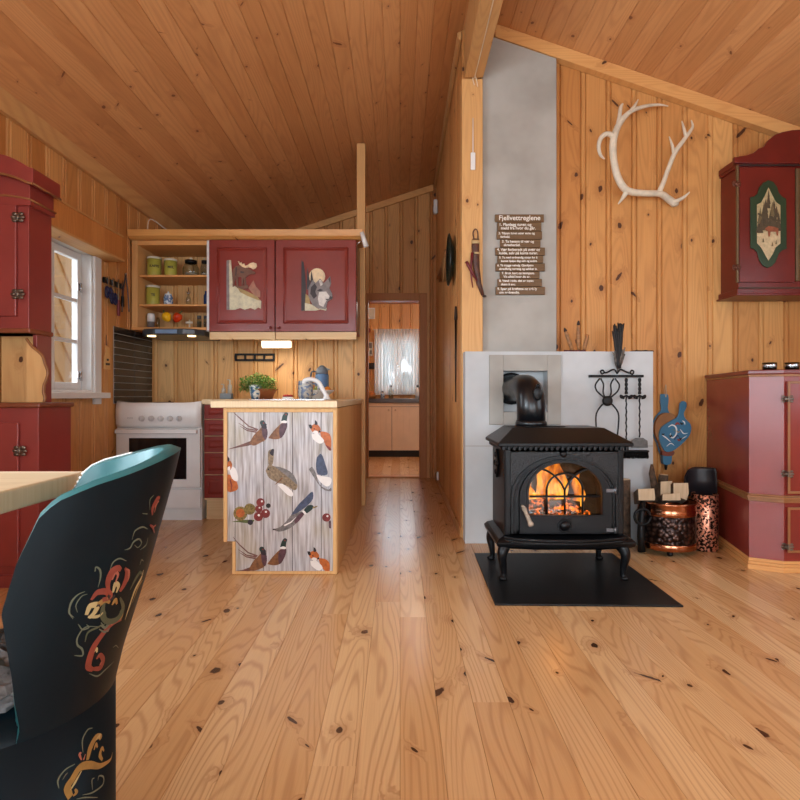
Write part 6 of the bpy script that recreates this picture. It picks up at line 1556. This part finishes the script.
# curtain
g = N('sheer curtain'); tr = g.n('ShaderNodeBsdfTransparent'); tl_ = g.n('ShaderNodeBsdfTranslucent'); df = g.n('ShaderNodeBsdfDiffuse'); m1 = g.n('ShaderNodeMixShader'); m2 = g.n('ShaderNodeMixShader')
for q in (tl_, df): q.inputs[0].default_value = srgb(240,240,238)
m1.inputs[0].default_value = .5; m2.inputs[0].default_value = .40
g.t.links.new(tl_.outputs[0], m1.inputs[1]); g.t.links.new(df.outputs[0], m1.inputs[2]); g.t.links.new(tr.outputs[0], m2.inputs[1]); g.t.links.new(m1.outputs[0], m2.inputs[2]); g.t.links.new(m2.outputs[0], g.out.inputs[0])
cu = thing('curtain', 'sheer white gathered curtain over the far room window', 'curtain', (-.04, 8.86, .9))
def drape(x0, x1, z0, z1, y, amp, nf, name, gather=0):
    t = MB(); n = nf*8; rows = []
    for j in range(9):
        v = j/8; row = []
        for i in range(n+1):
            u = i/n; x = x0+(x1-x0)*u; row.append(t.bm.verts.new((x+gather*(v-.5)*.0, y+amp*math.sin(u*nf*2*PI)*(1-.3*v), z0+(z1-z0)*v)))
        rows.append(row)
    for a, b in zip(rows, rows[1:]):
        for i in range(n): f = t.face((a[i], a[i+1], b[i+1], b[i])); f.smooth = True
    return t.build(name, g.mat, cu)
drape(-.40, -.045, .93, 1.93, 8.85, .012, 7, 'side_drape'); drape(-.035, .31, .93, 1.93, 8.85, .012, 7, 'side_drape'); drape(-.40, .31, 1.76, 1.94, 8.835, .010, 16, 'frill')
t = MB(); t.cyl((-.42, 8.85, 1.93), (.33, 8.85, 1.93), .008, 8); t.build('rod', M['white'], cu)
def FP(px, py, d=8.6): return P(px, py, d)
CTZ = .8625
def bottle(px, h, r_, mat, lab, cat='bottle', name='bottle', capm=None):
    c = FP(px, 398, 8.6); c.z = CTZ; r = thing(name, lab, cat, c)
    t = MB(); t.lathe([(r_, 0), (r_, h*.6), (r_*.4, h*.75), (r_*.4, h*.85)], c, 14); t.build('body', mat, r)
    t = MB(); t.lathe([(r_*.5, h*.85), (r_*.5, h), (0, h)], c, 12); t.build('cap', capm or M['blackm'], r)
bottle(391, .20, .035, M['jarglass'], 'clear bottle with black cap on the far counter'); bottle(382.5, .11, .03, mblue, 'small pale jar at the left on the far counter', 'jar', 'jar'); bottle(417.5, .20, .035, M['white'], 'white bottle with dark cap at the right on the far counter')
c = FP(371, 398, 8.6); c.z = CTZ; r = thing('bread_basket', 'round basket with bread at the left end of the far counter', 'basket', c)
t = MB(); t.lathe([(.07, 0), (.095, .05), (.09, .055), (.06, .01), (0, .008)], c, 20); t.build('bowl', paint('basket cane', (190,130,72), .7, .2, scale=60), r)
t = MB(); t.ball(c+Vector((0,0,.065)), .065, 1.1, .9, .7, n=6); t.build('bread', paint('bread crust', (196,124,60), .8, .2), r)
FYw = 8.944
def wallbox(name, x0, x1, y0, y1, lab, cat, mat, parts):
    a, b = P(x0, y1, FYw), P(x1, y0, FYw); r = thing(name, lab, cat, Vector(((a.x+b.x)/2, FYw, a.z)))
    t = MB(); t.box(a.x, b.x, FYw-.02, FYw-.001, a.z, b.z, .003); t.build('panel', mat, r)
    t = MB()
    for (u0, u1, v0, v1) in parts[1]: t.box(a.x+(b.x-a.x)*u0, a.x+(b.x-a.x)*u1, FYw-.024, FYw-.019, a.z+(b.z-a.z)*v0, a.z+(b.z-a.z)*v1, .001)
    t.build(parts[0], parts[2], r)
wallbox('fuse_box', 367, 375, 308, 319, 'white fuse box high on the left of the far room wall', 'box', M['white'], ('lid', [(.1,.9,.1,.9)], mlid))
wallbox('wall_calendar', 366, 373, 342, 356, 'pale calendar on the left of the far room wall', 'calendar', mlid, ('picture', [(.15,.85,.55,.92), (.15,.4,.12,.4), (.55,.85,.12,.4)], paint('calendar grey', (120,112,104), .6)))
wallbox('switch_plate', 367, 375, 363, 369, 'dark double switch below the calendar in the far room', 'switch', M['blackm'], ('rocker', [(.08,.45,.15,.85), (.55,.92,.15,.85)], tipm))
c = P(367.5, 331, 8.93); r = thing('red_wall_hook', 'small red curved hook above the calendar in the far room', 'hook', c-Vector((0,0,.05)))
t = MB(); t.tube([c+Vector((.055*math.cos(a*PI/8)-.02, -.012, .06*math.sin(a*PI/8))) for a in range(-1, 10)], .011, 8); t.build('arm', paint('hook red', (150,34,30), .4), r)
t = MB(); t.ball(c+Vector((-.075, -.012, -.02)), .015, n=6); t.build('knob', paint('hook knob', (60,30,26), .4), r)

# ------------------------------------------------------------------ outside
shm = paint('dull green foliage', (70,78,60), .9, .4, scale=6)
for bx_, by_, hh, lab in ((-.42, 11.2, 2.7, 'dim green bush outside behind the left panes of the far window'), (.80, 13.4, 3.6, 'dim green bush outside behind the right panes of the far window')):
    t = MB(); random.seed(int(hh*10))
    for k in range(46):
        zz = random.uniform(-.5, hh); w_ = .75*(1-.5*(zz+.5)/(hh+.5)); t.ball((bx_+random.uniform(-w_, w_), by_+random.uniform(-.4, .4), zz), random.uniform(.2, .34), noise=.12, n=6)
    r = thing('garden_bush', lab, 'bush', (bx_, by_, -.7)); t.build('foliage', shm, r)
    t = MB(); t.tube([(bx_, by_, -.7), (bx_+.03, by_, 1.6)], [.07, .03], 8); t.build('stem', tipm, r)
t = MB(); t.box(-30, 30, -30, 40, -.75, -.70)
g_ = struct('ground', t, paint('pale ground outside', (150,146,128), .9, .2, scale=.8))
mt = pine('outside boards', 'X', 'Y', .14, (222,182,132), (204,160,108), (160,110,66), kp=.2)
t = MB(); ang = math.radians(38)
sh_ = tag(bpy.data.objects.new('shed_wall', None), None, None, None, 'structure'); COL.objects.link(sh_)
for k in range(-2, 34):
    # diagonal weatherboards on an outbuilding wall beyond the window
    c = Vector((-4.3, 3.0+k*.185, 1.2)); M4 = Matrix.Translation(c) @ Matrix.Rotation(ang, 4, 'X')
    t.box(-.020, .012+.022*(k % 2), -.084, .084, -2.9, 2.9, .006, M4)
t.box(-4.36, -4.315, 2.0, 10.0, -.7, 3.4)
t.build('weatherboard', mt, sh_)
